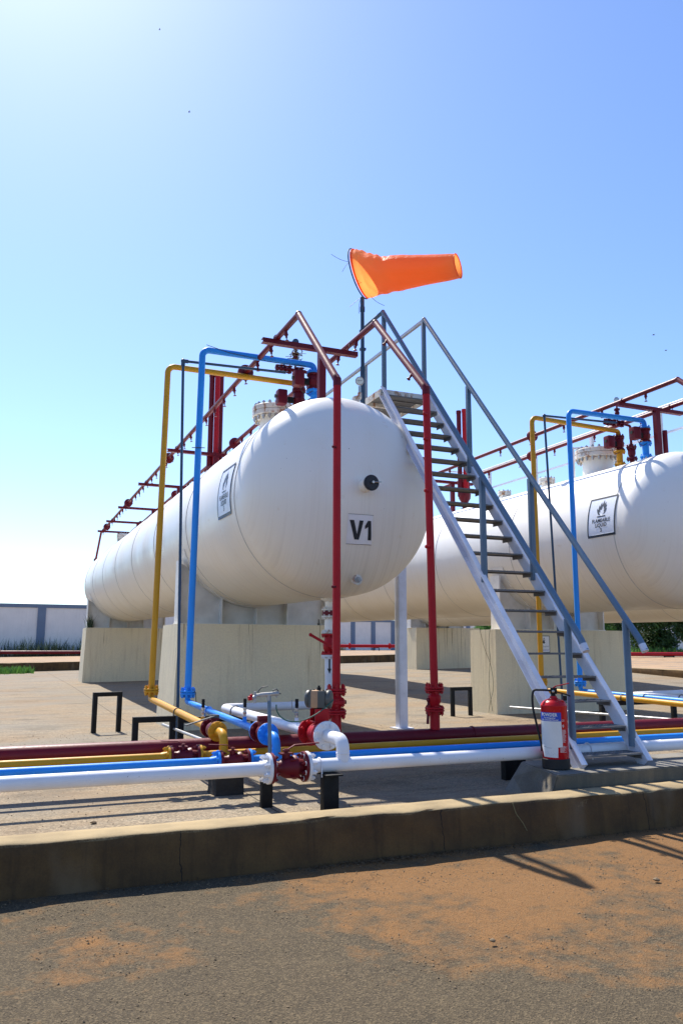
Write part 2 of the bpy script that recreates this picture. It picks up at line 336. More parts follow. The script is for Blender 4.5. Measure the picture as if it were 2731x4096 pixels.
    def sphere(s, c, r, sc=(1, 1, 1), seg=16):
        c = Vector(c); vs = []; fs = []; nr = seg//2
        for i in range(nr+1):
            t = pi*i/nr
            for k in range(seg): vs.append(c+Vector((sin(t)*cos(2*pi*k/seg)*r*sc[0], sin(t)*sin(2*pi*k/seg)*r*sc[1], cos(t)*r*sc[2])))
        for i in range(nr):
            for k in range(seg):
                k2 = (k+1) % seg; fs.append((i*seg+k, (i+1)*seg+k, (i+1)*seg+k2, i*seg+k2))
        return s.add(vs, fs)
    def prism(s, poly, axes, th):
        """poly 2D points; axes=(origin,u,v,n): extruded by th along n"""
        o, u, v, n = [Vector(q) for q in axes]; k = len(poly)
        a = [o+u*x+v*y for x, y in poly]; b_ = [p+n*th for p in a]
        return s.add(a+b_, [tuple(reversed(range(k))), tuple(range(k, 2*k))]+[(i, (i+1) % k, (i+1) % k+k, i+k) for i in range(k)])
    def mesh(s, name, mat, smooth=35, bevel=0):
        me = bpy.data.meshes.new(name); me.from_pydata(s.v, [], s.f); me.update()
        bm = bmesh.new(); bm.from_mesh(me); bmesh.ops.remove_doubles(bm, verts=bm.verts, dist=1e-6)
        bmesh.ops.recalc_face_normals(bm, faces=bm.faces)
        if bevel:
            ed = [e for e in bm.edges if len(e.link_faces) == 2 and e.calc_face_angle(0) > .6]
            bmesh.ops.bevel(bm, geom=ed, offset=bevel, segments=2, profile=.6, affect='EDGES', clamp_overlap=True)
        bm.to_mesh(me); bm.free()
        if smooth:
            me.shade_smooth(); me.set_sharp_from_angle(angle=radians(smooth))
        me.materials.append(mat); return me
    def obj(s, name, mat, parent=None, smooth=35, bevel=0, label=None):
        return link(name, s.mesh(name, mat, smooth, bevel), parent, label)
def link(name, me, parent=None, label=None):
    o = bpy.data.objects.new(name, me); COL.objects.link(o)
    if parent is not None:
        o.parent = parent; pm = parent; inv = parent.matrix_basis.copy(); pp = parent.parent
        while pp is not None: inv = pp.matrix_basis @ inv; pp = pp.parent
        o.matrix_basis = inv.inverted() if inv != Matrix.Identity(4) else Matrix.Identity(4)
    if label: o['label'] = label
    return o
def tag(o, label, cat, group=None):
    o['label'] = label; o['category'] = cat
    if group: o['group'] = group
    return o
def thing(name, label, cat, loc=(0, 0, 0), group=None, rot=None):
    o = bpy.data.objects.new(name, None); COL.objects.link(o); o.location = loc; o.empty_display_size = .1
    if rot: o.rotation_euler = rot
    bpy.context.view_layer.update if False else None
    return tag(o, label, cat, group)
def struct(o): o['kind'] = 'structure'; return o
def local(o, me_o): pass
def child_local(name, mb, mat, parent, smooth=35, bevel=0, label=None, loc=None):
    """part whose vertices are given in the parent's own space"""
    o = bpy.data.objects.new(name, mb.mesh(name, mat, smooth, bevel) if isinstance(mb, MB) else mb); COL.objects.link(o); o.parent = parent
    if loc is not None: o.location = loc
    if label: o['label'] = label
    return o
def copy_tree(o, parent=None):
    c = o.copy(); COL.objects.link(c); c.parent = parent
    for ch in list(o.children): copy_tree(ch, c)
    return c

def text_mesh(txt, size, mat, off=0.0, cell=None, fn=None, align='CENTER', shear=0, name='lettering', spacing=1.0, xs=1.0):
    cu = bpy.data.curves.new(name, 'FONT'); cu.body = txt; cu.size = size; cu.offset = off; cu.align_x = align; cu.shear = shear
    cu.space_character = spacing; cu.resolution_u = 4
    to = bpy.data.objects.new('tmp', cu); COL.objects.link(to)
    dg = bpy.context.evaluated_depsgraph_get(); me = bpy.data.meshes.new_from_object(to.evaluated_get(dg))
    bpy.data.objects.remove(to); bpy.data.curves.remove(cu); me.name = name
    if xs != 1.0:
        for v in me.vertices: v.co.x *= xs
    return drape(me, fn, cell, mat)
def drape(me, fn, cell, mat):
    if cell:
        bm = bmesh.new(); bm.from_mesh(me)
        xs = [v.co.x for v in bm.verts]; ys = [v.co.y for v in bm.verts]
        for ax, lo, hi in ((0, min(xs), max(xs)), (1, min(ys), max(ys))):
            k = math.ceil(lo/cell)
            while k*cell < hi:
                co = [0, 0, 0]; co[ax] = k*cell; no = [0, 0, 0]; no[ax] = 1
                bmesh.ops.bisect_plane(bm, geom=bm.verts[:]+bm.edges[:]+bm.faces[:], plane_co=co, plane_no=no); k += 1
        bm.to_mesh(me); bm.free()
    if fn:
        for v in me.vertices: v.co = fn(v.co.x, v.co.y)
    me.update(); me.materials.clear(); me.materials.append(mat); me.shade_smooth()
    return me
def poly_mesh(polys, name='m'):
    me = bpy.data.meshes.new(name); vs = []; fs = []
    for p in polys: fs.append(tuple(range(len(vs), len(vs)+len(p)))); vs += [(x, y, 0) for x, y in p]
    me.from_pydata(vs, [], fs); me.update()
    bm = bmesh.new(); bm.from_mesh(me); bmesh.ops.triangulate(bm, faces=bm.faces); bm.to_mesh(me); bm.free(); return me

# ------------------------------------------------------------------ setting: ground sheets
def smooth01(t): t = max(0, min(1, t)); return t*t*(3-2*t)
def zfloor(x, y): return smooth01((y-11.8)/12)*(.05+.018*max(0, min(18.7, x)))
def zterr(x, y): return .42+.012*max(0, min(x, 25))*smooth01((y-25)/10)
def grid(name, xs, ys, zf, mat, parent=None):
    mb = MB(); nx, ny = len(xs), len(ys)
    mb.v = [(x, y, zf(x, y)) for y in ys for x in xs]
    mb.f = [(j*nx+i, j*nx+i+1, (j+1)*nx+i+1, (j+1)*nx+i) for j in range(ny-1) for i in range(nx-1)]
    me = bpy.data.meshes.new(name); me.from_pydata(mb.v, [], mb.f); me.shade_smooth(); me.materials.append(mat)
    return struct(link(name, me))
def rng(a, b, n): return [a+(b-a)*i/n for i in range(n+1)]
def wob(a, b, c, s, amp): return noise.noise(Vector((a*s, b*s, c*s)))*amp
grid('ground', [-1500, -60, -20]+rng(-6, 12, 90)+[30, 80, 1500], [-1500, -30]+rng(0, 4.6, 46)+[60, 1500],
     lambda x, y: -.152+(wob(x, y, 0, 1.1, .018)+wob(x, y, 3, 5, .006) if -5 < x < 11 and 0 < y < 4.4 else 0), M['front'])
grid('yard_floor', rng(-60, 18.7, 160), rng(4.7, 36.05, 80), lambda x, y: zfloor(x, y)+wob(x, y, 0, .6, .006), M['yard'])
grid('terrace', [-400, -60]+rng(-20, 60, 40)+[120, 400], rng(36.2, 120, 40)+[400, 1200], zterr, M['terr'])
grid('side_terrace', rng(18.9, 60, 20)+[200, 400], [-100]+rng(-10, 36.2, 40), zterr, M['terr'])

def rough_wall(name, x0, x1, y0, y1, zt, zb, mat, label, cat='low wall', step=.06, amp=.008, axis='x'):
    mb = MB(); n = int(abs(x1-x0)/step); prof = []
    def sec(t):
        b_ = .018; zz = zt(t) if callable(zt) else zt; z0 = zb(t) if callable(zb) else zb
        ps = [(y0-.012, z0)]
        for k in range(1, 6): ps.append((y0-.012*(1-k/5), z0+(zz-b_-z0)*k/5))
        ps += [(y0+b_*.4, zz-b_*.35), (y0+b_*1.2, zz), ((y0*2+y1)/3, zz), ((y0+2*y1)/3, zz), (y1-b_, zz), (y1, zz-b_), (y1, z0)]
        return ps
    k = len(sec(x0))
    for i in range(n+1):
        x = x0+(x1-x0)*i/n
        for j, (y, z) in enumerate(sec(x)):
            e = 0.012 if j in (5, 6, 7) else 0.004
            chip = max(0, noise.noise(Vector((x*3.1, j*.3, 9)))-.25)*.05 if j in (5, 6, 7) else 0
            yy = y+wob(x, y, z, 7, e)+wob(x, 1, z, 1.3, amp)+(chip if j < 8 else 0); zz = z+(wob(x, y, z, 6, e*.7)-chip*.7 if 0 < j < k-1 else 0)
            mb.v.append((x, yy, zz) if axis == 'x' else (yy, x, zz))
    mb.f = [(i*k+j, i*k+j+1, (i+1)*k+j+1, (i+1)*k+j) for i in range(n) for j in range(k-1)]
    mb.f += [tuple(range(k)), tuple(range(n*k, n*k+k))]
    o = mb.obj(name, mat, smooth=50); return tag(o, label, cat)
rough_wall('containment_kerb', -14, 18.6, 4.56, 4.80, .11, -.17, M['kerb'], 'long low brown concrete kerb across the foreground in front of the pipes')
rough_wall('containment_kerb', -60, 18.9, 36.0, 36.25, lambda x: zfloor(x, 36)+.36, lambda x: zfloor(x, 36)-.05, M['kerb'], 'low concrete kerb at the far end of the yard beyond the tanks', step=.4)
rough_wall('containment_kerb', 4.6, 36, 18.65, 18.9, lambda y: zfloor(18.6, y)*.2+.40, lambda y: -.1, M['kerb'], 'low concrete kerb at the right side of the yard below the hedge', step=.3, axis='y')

# boundary walls
def boundary(name, x0, x1, y, h, sp, px0, label):
    t = thing(name, label, 'wall', ((x0+x1)/2, y, zterr((x0+x1)/2, y)))
    def zb(x): return zterr(x, y)-.1
    z0 = zterr(px0, y); mb = MB(); mb.box2((x0, y, z0-.4), (x1, y+.2, z0+h)); mb.obj('wall_panel', M['wall'], t)
    mb = MB(); mb.box2((x0, y-.06, z0+h-.22), (x1, y+.23, z0+h+.03)); mb.obj('coping', M['wallblue'], t)
    k = math.ceil((x0-px0)/sp)
    while px0+k*sp < x1:
        x = px0+k*sp; mb = MB(); mb.box2((x-.26, y-.09, z0-.4), (x+.26, y-.001, z0+h-.222)); mb.obj('pilaster', M['wallblue'], t); k += 1
    return t
boundary('boundary_wall', -70, 16, 58, 3.45, 3.33, 2.49, 'grey panelled wall with blue coping and pilaster behind the weeds at left')
boundary('boundary_wall', 16, 110, 86, 3.6, 2.6, 17, 'pale distant wall with blue pilasters seen between the tank legs')

# ------------------------------------------------------------------ plinths
def plinth(name, x0, x1, y0, y1, zt, label, batter=.02, grp='concrete plinths under the tanks'):
    mb = MB(); z0 = zfloor((x0+x1)/2, (y0+y1)/2)-.03; nx, ny, nz = 14, 8, 9; b = batter
    def P(u, v, w_):
        z = z0+(zt-z0)*w_; e = b*(1-w_)
        return Vector((x0-e+(x1-x0+2*e)*u, y0-e*.3+(y1-y0+e*.6)*v, z))
    def face(f, nu, nv):
        o = len(mb.v)
        for j in range(nv+1):
            for i in range(nu+1):
                p = f(i/nu, j/nv); p = p+Vector((wob(p.x, p.y, p.z, 2.2, .006), wob(p.y, p.z, p.x, 2.2, .006), 0)); mb.v.append(tuple(p))
        mb.f += [(o+j*(nu+1)+i, o+j*(nu+1)+i+1, o+(j+1)*(nu+1)+i+1, o+(j+1)*(nu+1)+i) for j in range(nv) for i in range(nu)]
    face(lambda u, w_: P(u, 0, w_), nx, nz); face(lambda u, w_: P(u, 1, w_), nx, nz); face(lambda v, w_: P(0, v, w_), ny, nz)
    face(lambda v, w_: P(1, v, w_), ny, nz); face(lambda u, v: P(u, v, 1), nx, ny)
    mb.box2((x0+.04, y0+.04, z0+.02), (x1-.04, y1-.04, zt-.02))
    o = mb.obj(name, M['block'], smooth=40); return tag(o, label, 'plinth', grp)
plinth('concrete_plinth', 2.22, 4.55, 10.89, 12.05, 1.41, 'beige concrete block with brown drip streaks behind the valves, largest of the plinths', .055)
plinth('concrete_plinth', 2.25, 4.5, 24.0, 25.1, 1.63, 'beige concrete block under the far end of the tank with the V1 sign', .05)
plinth('concrete_plinth', 7.67, 10.42, 11.49, 12.28, 1.40, 'yellowish concrete block behind the ladder with a small sign and loose wires on it', .02)
plinth('concrete_plinth', 7.9, 10.3, 25.5, 26.6, 1.63, 'concrete block at the far end of the second tank, hidden behind the nearest plinth', .02)
plinth('concrete_plinth', 13.9, 16.6, 25.9, 27.0, 1.80, 'pale concrete block in the middle distance between the grey column and the ladder', .02)
plinth('concrete_plinth', 13.9, 16.6, 11.49, 12.3, 1.40, 'concrete block under the near end of the third tank, outside the photo at right', .02)

# ------------------------------------------------------------------ tanks
R_T, A_T, TILT = 1.142, .60, radians(.67)
def lathe_head_profile(L, a=A_T, R=R_T, n=18):
    pr = []
    for i in range(n+1):
        t = pi/2*i/n; pr.append((-a*R*cos(t), max(R*sin(t), .0005)))
    return pr
def head_y(x, z, R=R_T, a=A_T): return -a*sqrt(max(0, R*R-x*x-z*z))
def head_off(x, z, d):
    y = head_y(x, z); n = Vector((x, y/(A_T*A_T), z)).normalized(); return Vector((x, y, z))+n*d
def cyl_pt(y, arc, side=-1, d=0.0, a0=0.0):   # side -1: left side of tank; arc metres up from horizontal
    an = a0+arc/R_T; return Vector((side*(R_T+d)*cos(an), y, (R_T+d)*sin(an)))
FLAME_OUT = [(0.40, .0), (.18, .02), (.06, .16), (-.02, .36), (-.02, .50), (.05, .40), (.13, .38), (.14, .56), (.19, .71), (.22, .60), (.29, .56), (.31, .72), (.40, .86), (.42, .74), (.48, .66), (.56, .80), (.63, 1.0), (.67, .82), (.74, .68), (.84, .84), (.86, .72), (.83, .56), (.95, .66), (.99, .56), (.90, .40), (1.02, .40), (.97, .22), (.84, .08), (.60, .0)]
FLAME_HOLE = [(.60, .0), (.76, .12), (.80, .20), (.71, .19), (.78, .34), (.79, .40), (.68, .32), (.69, .44), (.58, .60), (.50, .42), (.46, .32), (.42, .36), (.32, .34), (.35, .20), (.24, .22), (.26, .10), (.40, .0)]
def flame_poly():
    return [FLAME_OUT+[]] 
def placard(t, y, a0, side=-1):
    W, H = .58, .60
    fn0 = lambda d: (lambda u, v: cyl_pt(y+u*(-side)*-1, v, side, d, a0))
    def F(d): 
        return lambda u, v: cyl_pt(y-u, v, side, d, a0)
    def rect(x0, x1, y0, y1): return [[(x0, y0), (x1, y0), (x1, y1), (x0, y1)]]
    sg = bpy.data.objects.new('hazard_sign', drape(poly_mesh(rect(-W/2, W/2, -H/2, H/2)), F(.006), .05, M['signwhite'])); COL.objects.link(sg); sg.parent = t
    bd = []
    for r_ in ((-W/2, W/2, -H/2, -H/2+.035), (-W/2, W/2, H/2-.026, H/2), (-W/2, -W/2+.022, -H/2+.035, H/2-.026), (W/2-.022, W/2, -H/2+.035, H/2-.026)): bd += rect(*r_)
    child_local('sign_border', drape(poly_mesh(bd), F(.0085), .05, M['ink']), None, sg)
    s = .195; ring = [(x, y_) for x, y_ in FLAME_OUT[1:-1]]+[(x, y_) for x, y_ in FLAME_HOLE]
    fl = [[((x-.5)*s, (y_*1.18)*s+.022) for x, y_ in ring]]
    child_local('flame_symbol', drape(poly_mesh(fl), F(.0085), .05, M['inkgrey']), None, sg)
    child_local('sign_bar', drape(poly_mesh(rect(-.088, .088, -.010, .006)), F(.0085), .05, M['ink']), None, sg)
    for tx, yy, sz in (('FLAMEABLE', -.087, .077), ('LIQUID', -.156, .077), ('3', -.228, .080)):
        def G(u, v, yy=yy): return F(.0085)(u, v+yy)
        child_local('lettering', text_mesh(tx, sz, M['ink'], .0018, .04, G, spacing=1.05, xs=.92), None, sg)
def child_local(name, me, mat, parent, smooth=35, bevel=0, label=None, loc=None):
    if isinstance(me, MB): me = me.mesh(name, mat, smooth, bevel)
    o = bpy.data.objects.new(name, me); COL.objects.link(o); o.parent = parent
    if loc is not None: o.location = loc
    if label: o['label'] = label
    return o
def saddle(t, ty, yl, zl_block, zplate, xc, R=R_T):
    """t: tank root; yl local y; zl_block: world z of plinth top. built in local (tilt ignored) coordinates"""
    zb = zl_block-(ty[2]+yl*sin(TILT)); root = None
    w = 1.12
    # web with arc cut
    poly = [(-w, zb), (w, zb), (w, -.52)]
    Rw = R+.014
    a1 = acos_(w*.985/Rw) if w*.985 < Rw else 0
    n = 30; aa = asin(min(1, .60/Rw))
    for k in range(n+1):
        an = -aa-(pi-2*aa)*k/n; poly.append((Rw*cos(an), Rw*sin(an)))
    poly.append((-w, -.52))
    mb = MB(); mb.prism(poly, ((0, yl-.01, 0), (1, 0, 0), (0, 0, 1), (0, 1, 0)), .02)
    child_local('saddle', mb, M['web'], t); mb = MB()
    for x in (-w, w): mb.box2((x-.012, yl-.14, zb), (x+.012, yl+.14, -.50))
    for x in (-.5, .02, .5):
        zt = -sqrt(Rw*Rw-x*x); mb.box2((x-.009, yl-.13, zb), (x+.009, yl+.13, zt+.01))
    mb.box2((-w-.02, yl-.16, zb-.0), (w+.02, yl+.16, zb+.018))
    child_local('stiffener', mb, M['saddle'], t)
    # wear plate round the underside
    mb = MB(); n = 40; aa = radians(18)
    for k in range(n+1):
        an = -aa-(pi-2*aa)*k/n
        for r, y in ((R+.001, yl-.2), (R+.012, yl-.2), (R+.012, yl+.2), (R+.001, yl+.2)): mb.v.append((r*cos(an), y, r*sin(an)))
    for k in range(n):
        for j in range(4): mb.f.append((k*4+j, k*4+(j+1) % 4, (k+1)*4+(j+1) % 4, (k+1)*4+j))
    child_local('wear_plate', mb, M['saddle'], t)
def acos_(x): return math.acos(max(-1, min(1, x)))
def small_manhole(t, x, yl, r, h, name='manway', nb=20, th=.07):
    z = sqrt(R_T**2-x*x); mb = MB(); 
    mb.cyl((x, yl, z-.12), (x, yl, z+h-th*1.2), r*.68, seg=32)
    mw = child_local(name, mb, M['tank'], t)
    mb = MB(); zt = z+h
    for dz in (-th*1.08, 0): mb.lathe((x, yl, zt+dz-th/2), (0, 0, 1), [(0, r-.006), (.006, r), (th-.006, r), (th, r-.006)], 40)
    mb.cyl((x, yl, zt-th*1.1), (x, yl, zt), r*.93, seg=36)
    child_local('flange', mb, M['rustwhite'], mw)
    mb = MB()
    for k in range(nb):
        an = 2*pi*k/nb; px, py = x+cos(an)*r*.88, yl+sin(an)*r*.88; b_ = r*.055+.006
        mb.cyl((px, py, zt-th*2.5), (px, py, zt+th*1.15), b_*.6, seg=6); mb.cyl((px, py, zt+th*.5), (px, py, zt+th*.95), b_, seg=6); mb.cyl((px, py, zt-th*2.15), (px, py, zt-th*1.6), b_, seg=6)
    child_local('bolts', mb, M['chrome'], mw)
    return mw
def make_tank(xc, y0, zc, L, label, seams, placard_args, manways, saddles):
    t = thing('storage_tank', label, 'tank', (xc, y0, zc), 'horizontal gas storage tanks', rot=(TILT, 0, 0))
    hp = lathe_head_profile(L); far = [(L-p, r) for p, r in reversed(hp)]
    body = hp[:-1]+[(L*k/8, R_T) for k in range(9)]+far[1:]
    mb = MB(); mb.lathe((0, 0, 0), (0, 1, 0), body, 96, cap=False)
    sh = child_local('shell', mb, M['tank'], t, smooth=60)
    for s in seams:
        mb = MB(); n = 96
        for k in range(n):
            an = 2*pi*k/n
            for dy, r in ((-.009, R_T-.001), (-.004, R_T+.006), (.004, R_T+.006), (.009, R_T-.001)): mb.v.append((r*cos(an), s+dy, r*sin(an)))
        for k in range(n):
            for j in range(3): mb.f.append((k*4+j, k*4+j+1, ((k+1) % n)*4+j+1, ((k+1) % n)*4+j))
        child_local('weld_seam', mb, M['seam'], sh)
    if placard_args: placard(t, *placard_args)
    for mw in manways: small_manhole(t, *mw)
    for yl, zb in saddles: saddle(t, (xc, y0, zc), yl, zb, 0, xc)
    return t
T1 = make_tank(3.42, 8.22, 2.788, 17.5, 'white horizontal gas tank with the V1 sign, nearest and largest in view', [.22, 2.75, 5.3, 7.8, 10.3, 12.7, 15.1, 17.2],
    (.66, radians(4)), [(-.03, 2.2, .34, .44), (0, 8.3, .13, .3, 'nozzle', 8, .035), (-.05, 17.0, .26, .36)], [(11.45-8.22, 1.41), (24.5-8.22, 1.63)])
T2 = make_tank(9.06, 8.62, 2.80, 17.5, 'white horizontal gas tank at right, behind the ladder, with three coloured pipes above it', [.2, 2.75, 5.3, 7.8, 10.3, 12.7, 15.1, 17.2],
    (.45, radians(9)), [(0, 1.77, .37, .37), (0, 3.15, .15, .16, 'nozzle', 8, .045), (0, 4.5, .13, .15, 'nozzle', 8, .04)], [(11.85-8.62, 1.40), (26.0-8.62, 1.63)])
T3 = make_tank(15.0, 9.4, 2.80, 18.2, 'white tank mostly hidden behind the second one, only its underside showing', [.2, 5, 10, 15], None, [], [(11.9-9.4, 1.40), (26.4-9.4, 1.80)])
# tank 1 head fittings (local coordinates of T1)
ng = MB(); p0 = Vector((.03, head_y(.03, .01), .01)); ng.lathe(p0+Vector((0, .03, 0)), (0, -1, 0), [(0, .072), (.13, .072), (.13, .078), (.15, .078), (.15, .070), (.16, .070), (.16, .078), (.175, .078)], 28)
nz = child_local('gauge_nozzle', ng, M['tank'], T1)
ng = MB(); yb = p0.y+.03-.175; ng.lathe((p0.x, yb, p0.z), (0, -1, 0), [(0, .080), (.012, .084), (.03, .084), (.036, .076), (.036, .066), (.041, .066)], 32)
child_local('gauge_dial', ng, M['ink'], nz)
ng = MB(); ng.cyl((p0.x, yb-.04, p0.z), (p0.x, yb-.075, p0.z), .014, seg=8); ng.cyl((p0.x, yb-.06, p0.z), (p0.x+.085, yb-.065, p0.z+.008), .006, seg=8); ng.box((p0.x+.08, yb-.065, p0.z+.008), (.03, .008, .018))
child_local('gauge_pointer', ng, M['chrome'], nz)
ng = MB(); dx, dz = .05, -.975; yb = head_y(dx, dz)
ng.cyl((dx, yb+.05, dz), (dx, yb-.09, dz), .03, seg=20); ng.flange((dx, yb-.10, dz), (0, -1, 0), .056, .016, 4, .011, .03)
nz = child_local('drain_nozzle', ng, M['rustwhite'], T1)
ng = MB(); ng.cyl((dx, yb-.108, dz), (dx, yb-.13, dz), .033, seg=6); ng.box((dx, yb-.14, dz), (.03, .02, .03)); child_local('plug', ng, M['galv'], nz)
# V1 sign
def vfn(d): return lambda u, v: head_off(u, v, d)
def rq(x0, x1, y0, y1): return [[(x0, y0), (x1, y0), (x1, y1), (x0, y1)]]
LEAN = lambda P: [(x+(-.36-z)*.12, z) for x, z in P]      # the plate hangs slightly askew
sg = child_local('number_sign', drape(poly_mesh([[(-.150, -.300), (-.138, -.612), (.158, -.602), (.136, -.298)]]), vfn(.004), .04, M['signgrey']), None, T1)
V = [(-.128, -.362), (-.078, -.362), (-.048, -.505), (-.016, -.362), (.030, -.362), (-.026, -.560), (-.076, -.560)]
ONE = [(.118, -.360), (.082, -.360), (.045, -.418), (.045, -.448), (.083, -.425), (.079, -.560), (.121, -.560)]
child_local('lettering', drape(poly_mesh([LEAN(V), LEAN(ONE)]), vfn(.0075), .03, M['ink']), None, sg)
child_local('sign_edge', drape(poly_mesh(rq(-.148, .146, -.302, -.2985)+rq(-.138, .155, -.6095, -.606)), vfn(.0055), .04, M['ink']), None, sg)

# pressure gauge on tank 1 top (tank part)
def W(v): return v
pg = MB(); pg.tube([(3.71, 8.44, 3.72), (3.71, 8.40, 3.97), (3.74, 8.37, 4.03), (3.76, 8.35, 4.03), (3.76, 8.35, 4.10)], .024, .03)
pg.flange((3.705, 8.33, 4.0), (-.5, -1, .2), .052, .02, 6, .008, .04)
pgo = pg.obj('gauge_stem', M['rustwhite'], T1)
pg = MB(); pg.cyl((3.76, 8.35, 4.10), (3.76, 8.35, 4.18), .016, seg=10); pg.obj('gauge_valve', M['chrome'], T1)
pg = MB(); gd = Vector((-.40, -.90, -.12)).normalized(); gc = Vector((3.76, 8.35, 4.245)); pg.lathe(gc+gd*-.02, gd, [(0, .045), (.002, .052), (.035, .052), (.038, .047), (.034, .044)], 30)
gobj = pg.obj('pressure_gauge', M['galv'], T1)
pg = MB(); pg.lathe(gc+gd*.0155, gd, [(0, .044), (.001, .044)], 30); pg.obj('dial', M['dial'], gobj)
pg = MB(); side = gd.cross(Vector((0, 0, 1))).normalized(); pg.bar(gc+gd*.0185-side*.03, gc+gd*.0185+side*.028, .003, .002, up=gd); pg.obj('needle', M['ink'], gobj)

# ------------------------------------------------------------------ pipe helpers
X_, Y_, Z_ = Vector((1, 0, 0)), Vector((0, 1, 0)), Vector((0, 0, 1))
def flange_obj(parent, c, d, R, mat, th=.018, n=8, bolt=.010, blen=.05, name='flange'):
    mb = MB(); mb.flange(c, d, R, th, n, bolt, blen); return mb.obj(name, mat, parent, bevel=0)
def pipe_obj(parent, pts, r, mat, bend=None, name='pipe', seg=20, label=None):
    mb = MB(); mb.tube(pts, r, bend, seg); return mb.obj(name, mat, parent, label=label)
def weld_ring(mb, c, d, r): mb.lathe(Vector(c)-Vector(d)*.006, d, [(0, r), (.003, r+.0025), (.009, r+.0025), (.012, r)], 20)
def ubolt(parent, c, d, r, drop, mat=None):
    """c pipe centre, d pipe axis (horizontal), drop: how far legs go down"""
    c = Vector(c); d = Vector(d); s = d.cross(Z_).normalized(); rr = r+.006; pts = [c+s*rr-Z_*drop]
    for k in range(9): a = pi*k/8; pts.append(c+s*rr*cos(a)+Z_*rr*sin(a))
    pts.append(c-s*rr-Z_*drop); mb = MB(); mb.tube(pts, .005, seg=8); return mb.obj('u_bolt', mat or M['darkgrey'], parent)
def bleed_valve(parent, p, base_mat, tip='black', lever=False):
    """small bleed valve standing on a pipe; p = top of pipe"""
    p = Vector(p); mb = MB(); mb.cyl(p-Z_*.012, p+Z_*.032, .019, .016, 12); b = mb.obj('valve_boss', base_mat, parent)
    mb = MB(); mb.cyl(p+Z_*.03, p+Z_*.055, .011); mb.lathe(p+Z_*.05, Z_, [(0, .013), (.006, .017), (.02, .017), (.026, .012), (.034, .012), (.04, .018), (.055, .018), (.062, .011)], 8)
    v = mb.obj('bleed_valve', M['chrome'], parent)
    mb = MB(); mb.cyl(p+Z_*.108, p+Z_*.18, .0135, seg=12); mb.cyl(p+Z_*.13, p+Z_*.134, .0155, seg=12); mb.cyl(p+Z_*.16, p+Z_*.164, .0155, seg=12)
    mb.obj('cap', M[tip], v)
    if lever:
        mb = MB(); mb.tube([p+Vector((-.012, 0, .075)), p+Vector((-.032, 0, .08)), p+Vector((-.04, 0, .10)), p+Vector((-.043, 0, .175))], .004, .008, 8); mb.obj('lever', M['galv'], v)
def inline_valve(parent, p, q, R, r, mat, handle=True, hdir=None, bolts=8):
    """ball valve between two points on a pipe axis, red end flanges, lever on top"""
    p = Vector(p); q = Vector(q); d = (q-p).normalized(); L = (q-p).length; mb = MB()
    mb.flange(p+d*.010, d, R, .02, bolts, R*.10, .058); mb.flange(q-d*.010, d, R, .02, bolts, R*.10, .058)
    mb.lathe(p+d*.015, d, [(0, r*1.05), (L*.18, r*1.0), (L*.26, r*1.25), (L*.38, r*1.55), (L*.55, r*1.6), (L*.60, r*1.75), (L*.66, r*1.75), (L*.68, r*1.25), (L-.03, r*1.1)], 24)
    for k in range(4):
        a = pi/4+k*pi/2; s = d.cross(Z_); o = (Z_*cos(a)+s*sin(a))*r*1.65; mb.cyl(p+d*(L*.50)+o, p+d*(L*.74)+o, r*.17, seg=6)
    c = p+d*L*.45
    mb.cyl(c+Z_*r, c+Z_*r*2.0, r*.62, seg=16); mb.box(c+Z_*r*2.0, (r*1.9, r*1.6, r*.22)); mb.cyl(c+Z_*r*2.0, c+Z_*r*2.7, r*.3, seg=12)
    v = mb.obj('valve', mat, parent)
    if handle:
        h = Vector(hdir if hdir else (1, 0, 0)).normalized(); t = c+Z_*r*2.45; mb = MB()
        mb.box(t, (r*.9, r*.9, r*.28)); mb.bar(t, t+h*r*1.3+Z_*r*.75, r*.5, r*.16); mb.bar(t+h*r*1.25+Z_*r*.75, t+h*r*5.0+Z_*r*.95, r*.52, r*.16)
        mb.obj('handle', mat, v, bevel=.0015)
    return v
def rack_x(name, label, cat='pipeline'): return thing(name, label, cat)

XA, XB = -14.0, 18.0
# ---- white pipeline with its branch to the tank
wp = thing('white_pipeline', 'thick white pipe nearest the kerb, with red lever valve and curved branch going up', 'pipeline', (1.8, 5.27, .25), 'coloured pipelines across the foreground')
wy, wz, wr = 5.27, .30, .0455
pipe_obj(wp, [(XA, wy, wz), (1.70, wy, wz)], wr, M['white'], name='header_pipe', seg=28)
pipe_obj(wp, [(1.99, wy, wz), (XB, wy, wz)], wr, M['white'], name='header_pipe', seg=28)
flange_obj(wp, (1.700, wy, wz), X_, .100, M['white'], .022, 8, .013, .075)
mb = MB(); mb.lathe((1.64, wy, wz), X_, [(0, wr), (.045, wr+.012), (.05, wr+.02)], 24); mb.obj('pipe_neck', M['white'], wp)
v = inline_valve(wp, (1.713, wy, wz), (1.962, wy, wz), .100, wr, M['maroon'], True, (1, -.12, 0))
flange_obj(wp, (1.975, wy, wz), X_, .100, M['white'], .022, 8, .013, .075)
mb = MB(); mb.lathe((1.985, wy, wz), X_, [(0, wr+.02), (.006, wr+.012), (.045, wr)], 24); mb.obj('pipe_neck', M['white'], wp)
ubolt(wp, (2.065, wy, wz), X_, wr, .07, M['white'])
ubolt(wp, (4.35, wy, wz), X_, wr, .07, M['white'])
mb = MB(); mb.tube([(2.24, wy, wz+.02), (2.24, wy, .462), (2.24, 5.56, .462)], wr, .14, 28, 12); weld_ring(mb, (2.24, wy, wz+.075), Z_, wr); mb.obj('branch_elbow', M['white'], wp)
bn = Vector((0, 1, -.0)); flange_obj(wp, (2.24, 5.565, .462), Y_, .104, M['white'], .022, 8, .014, .06)
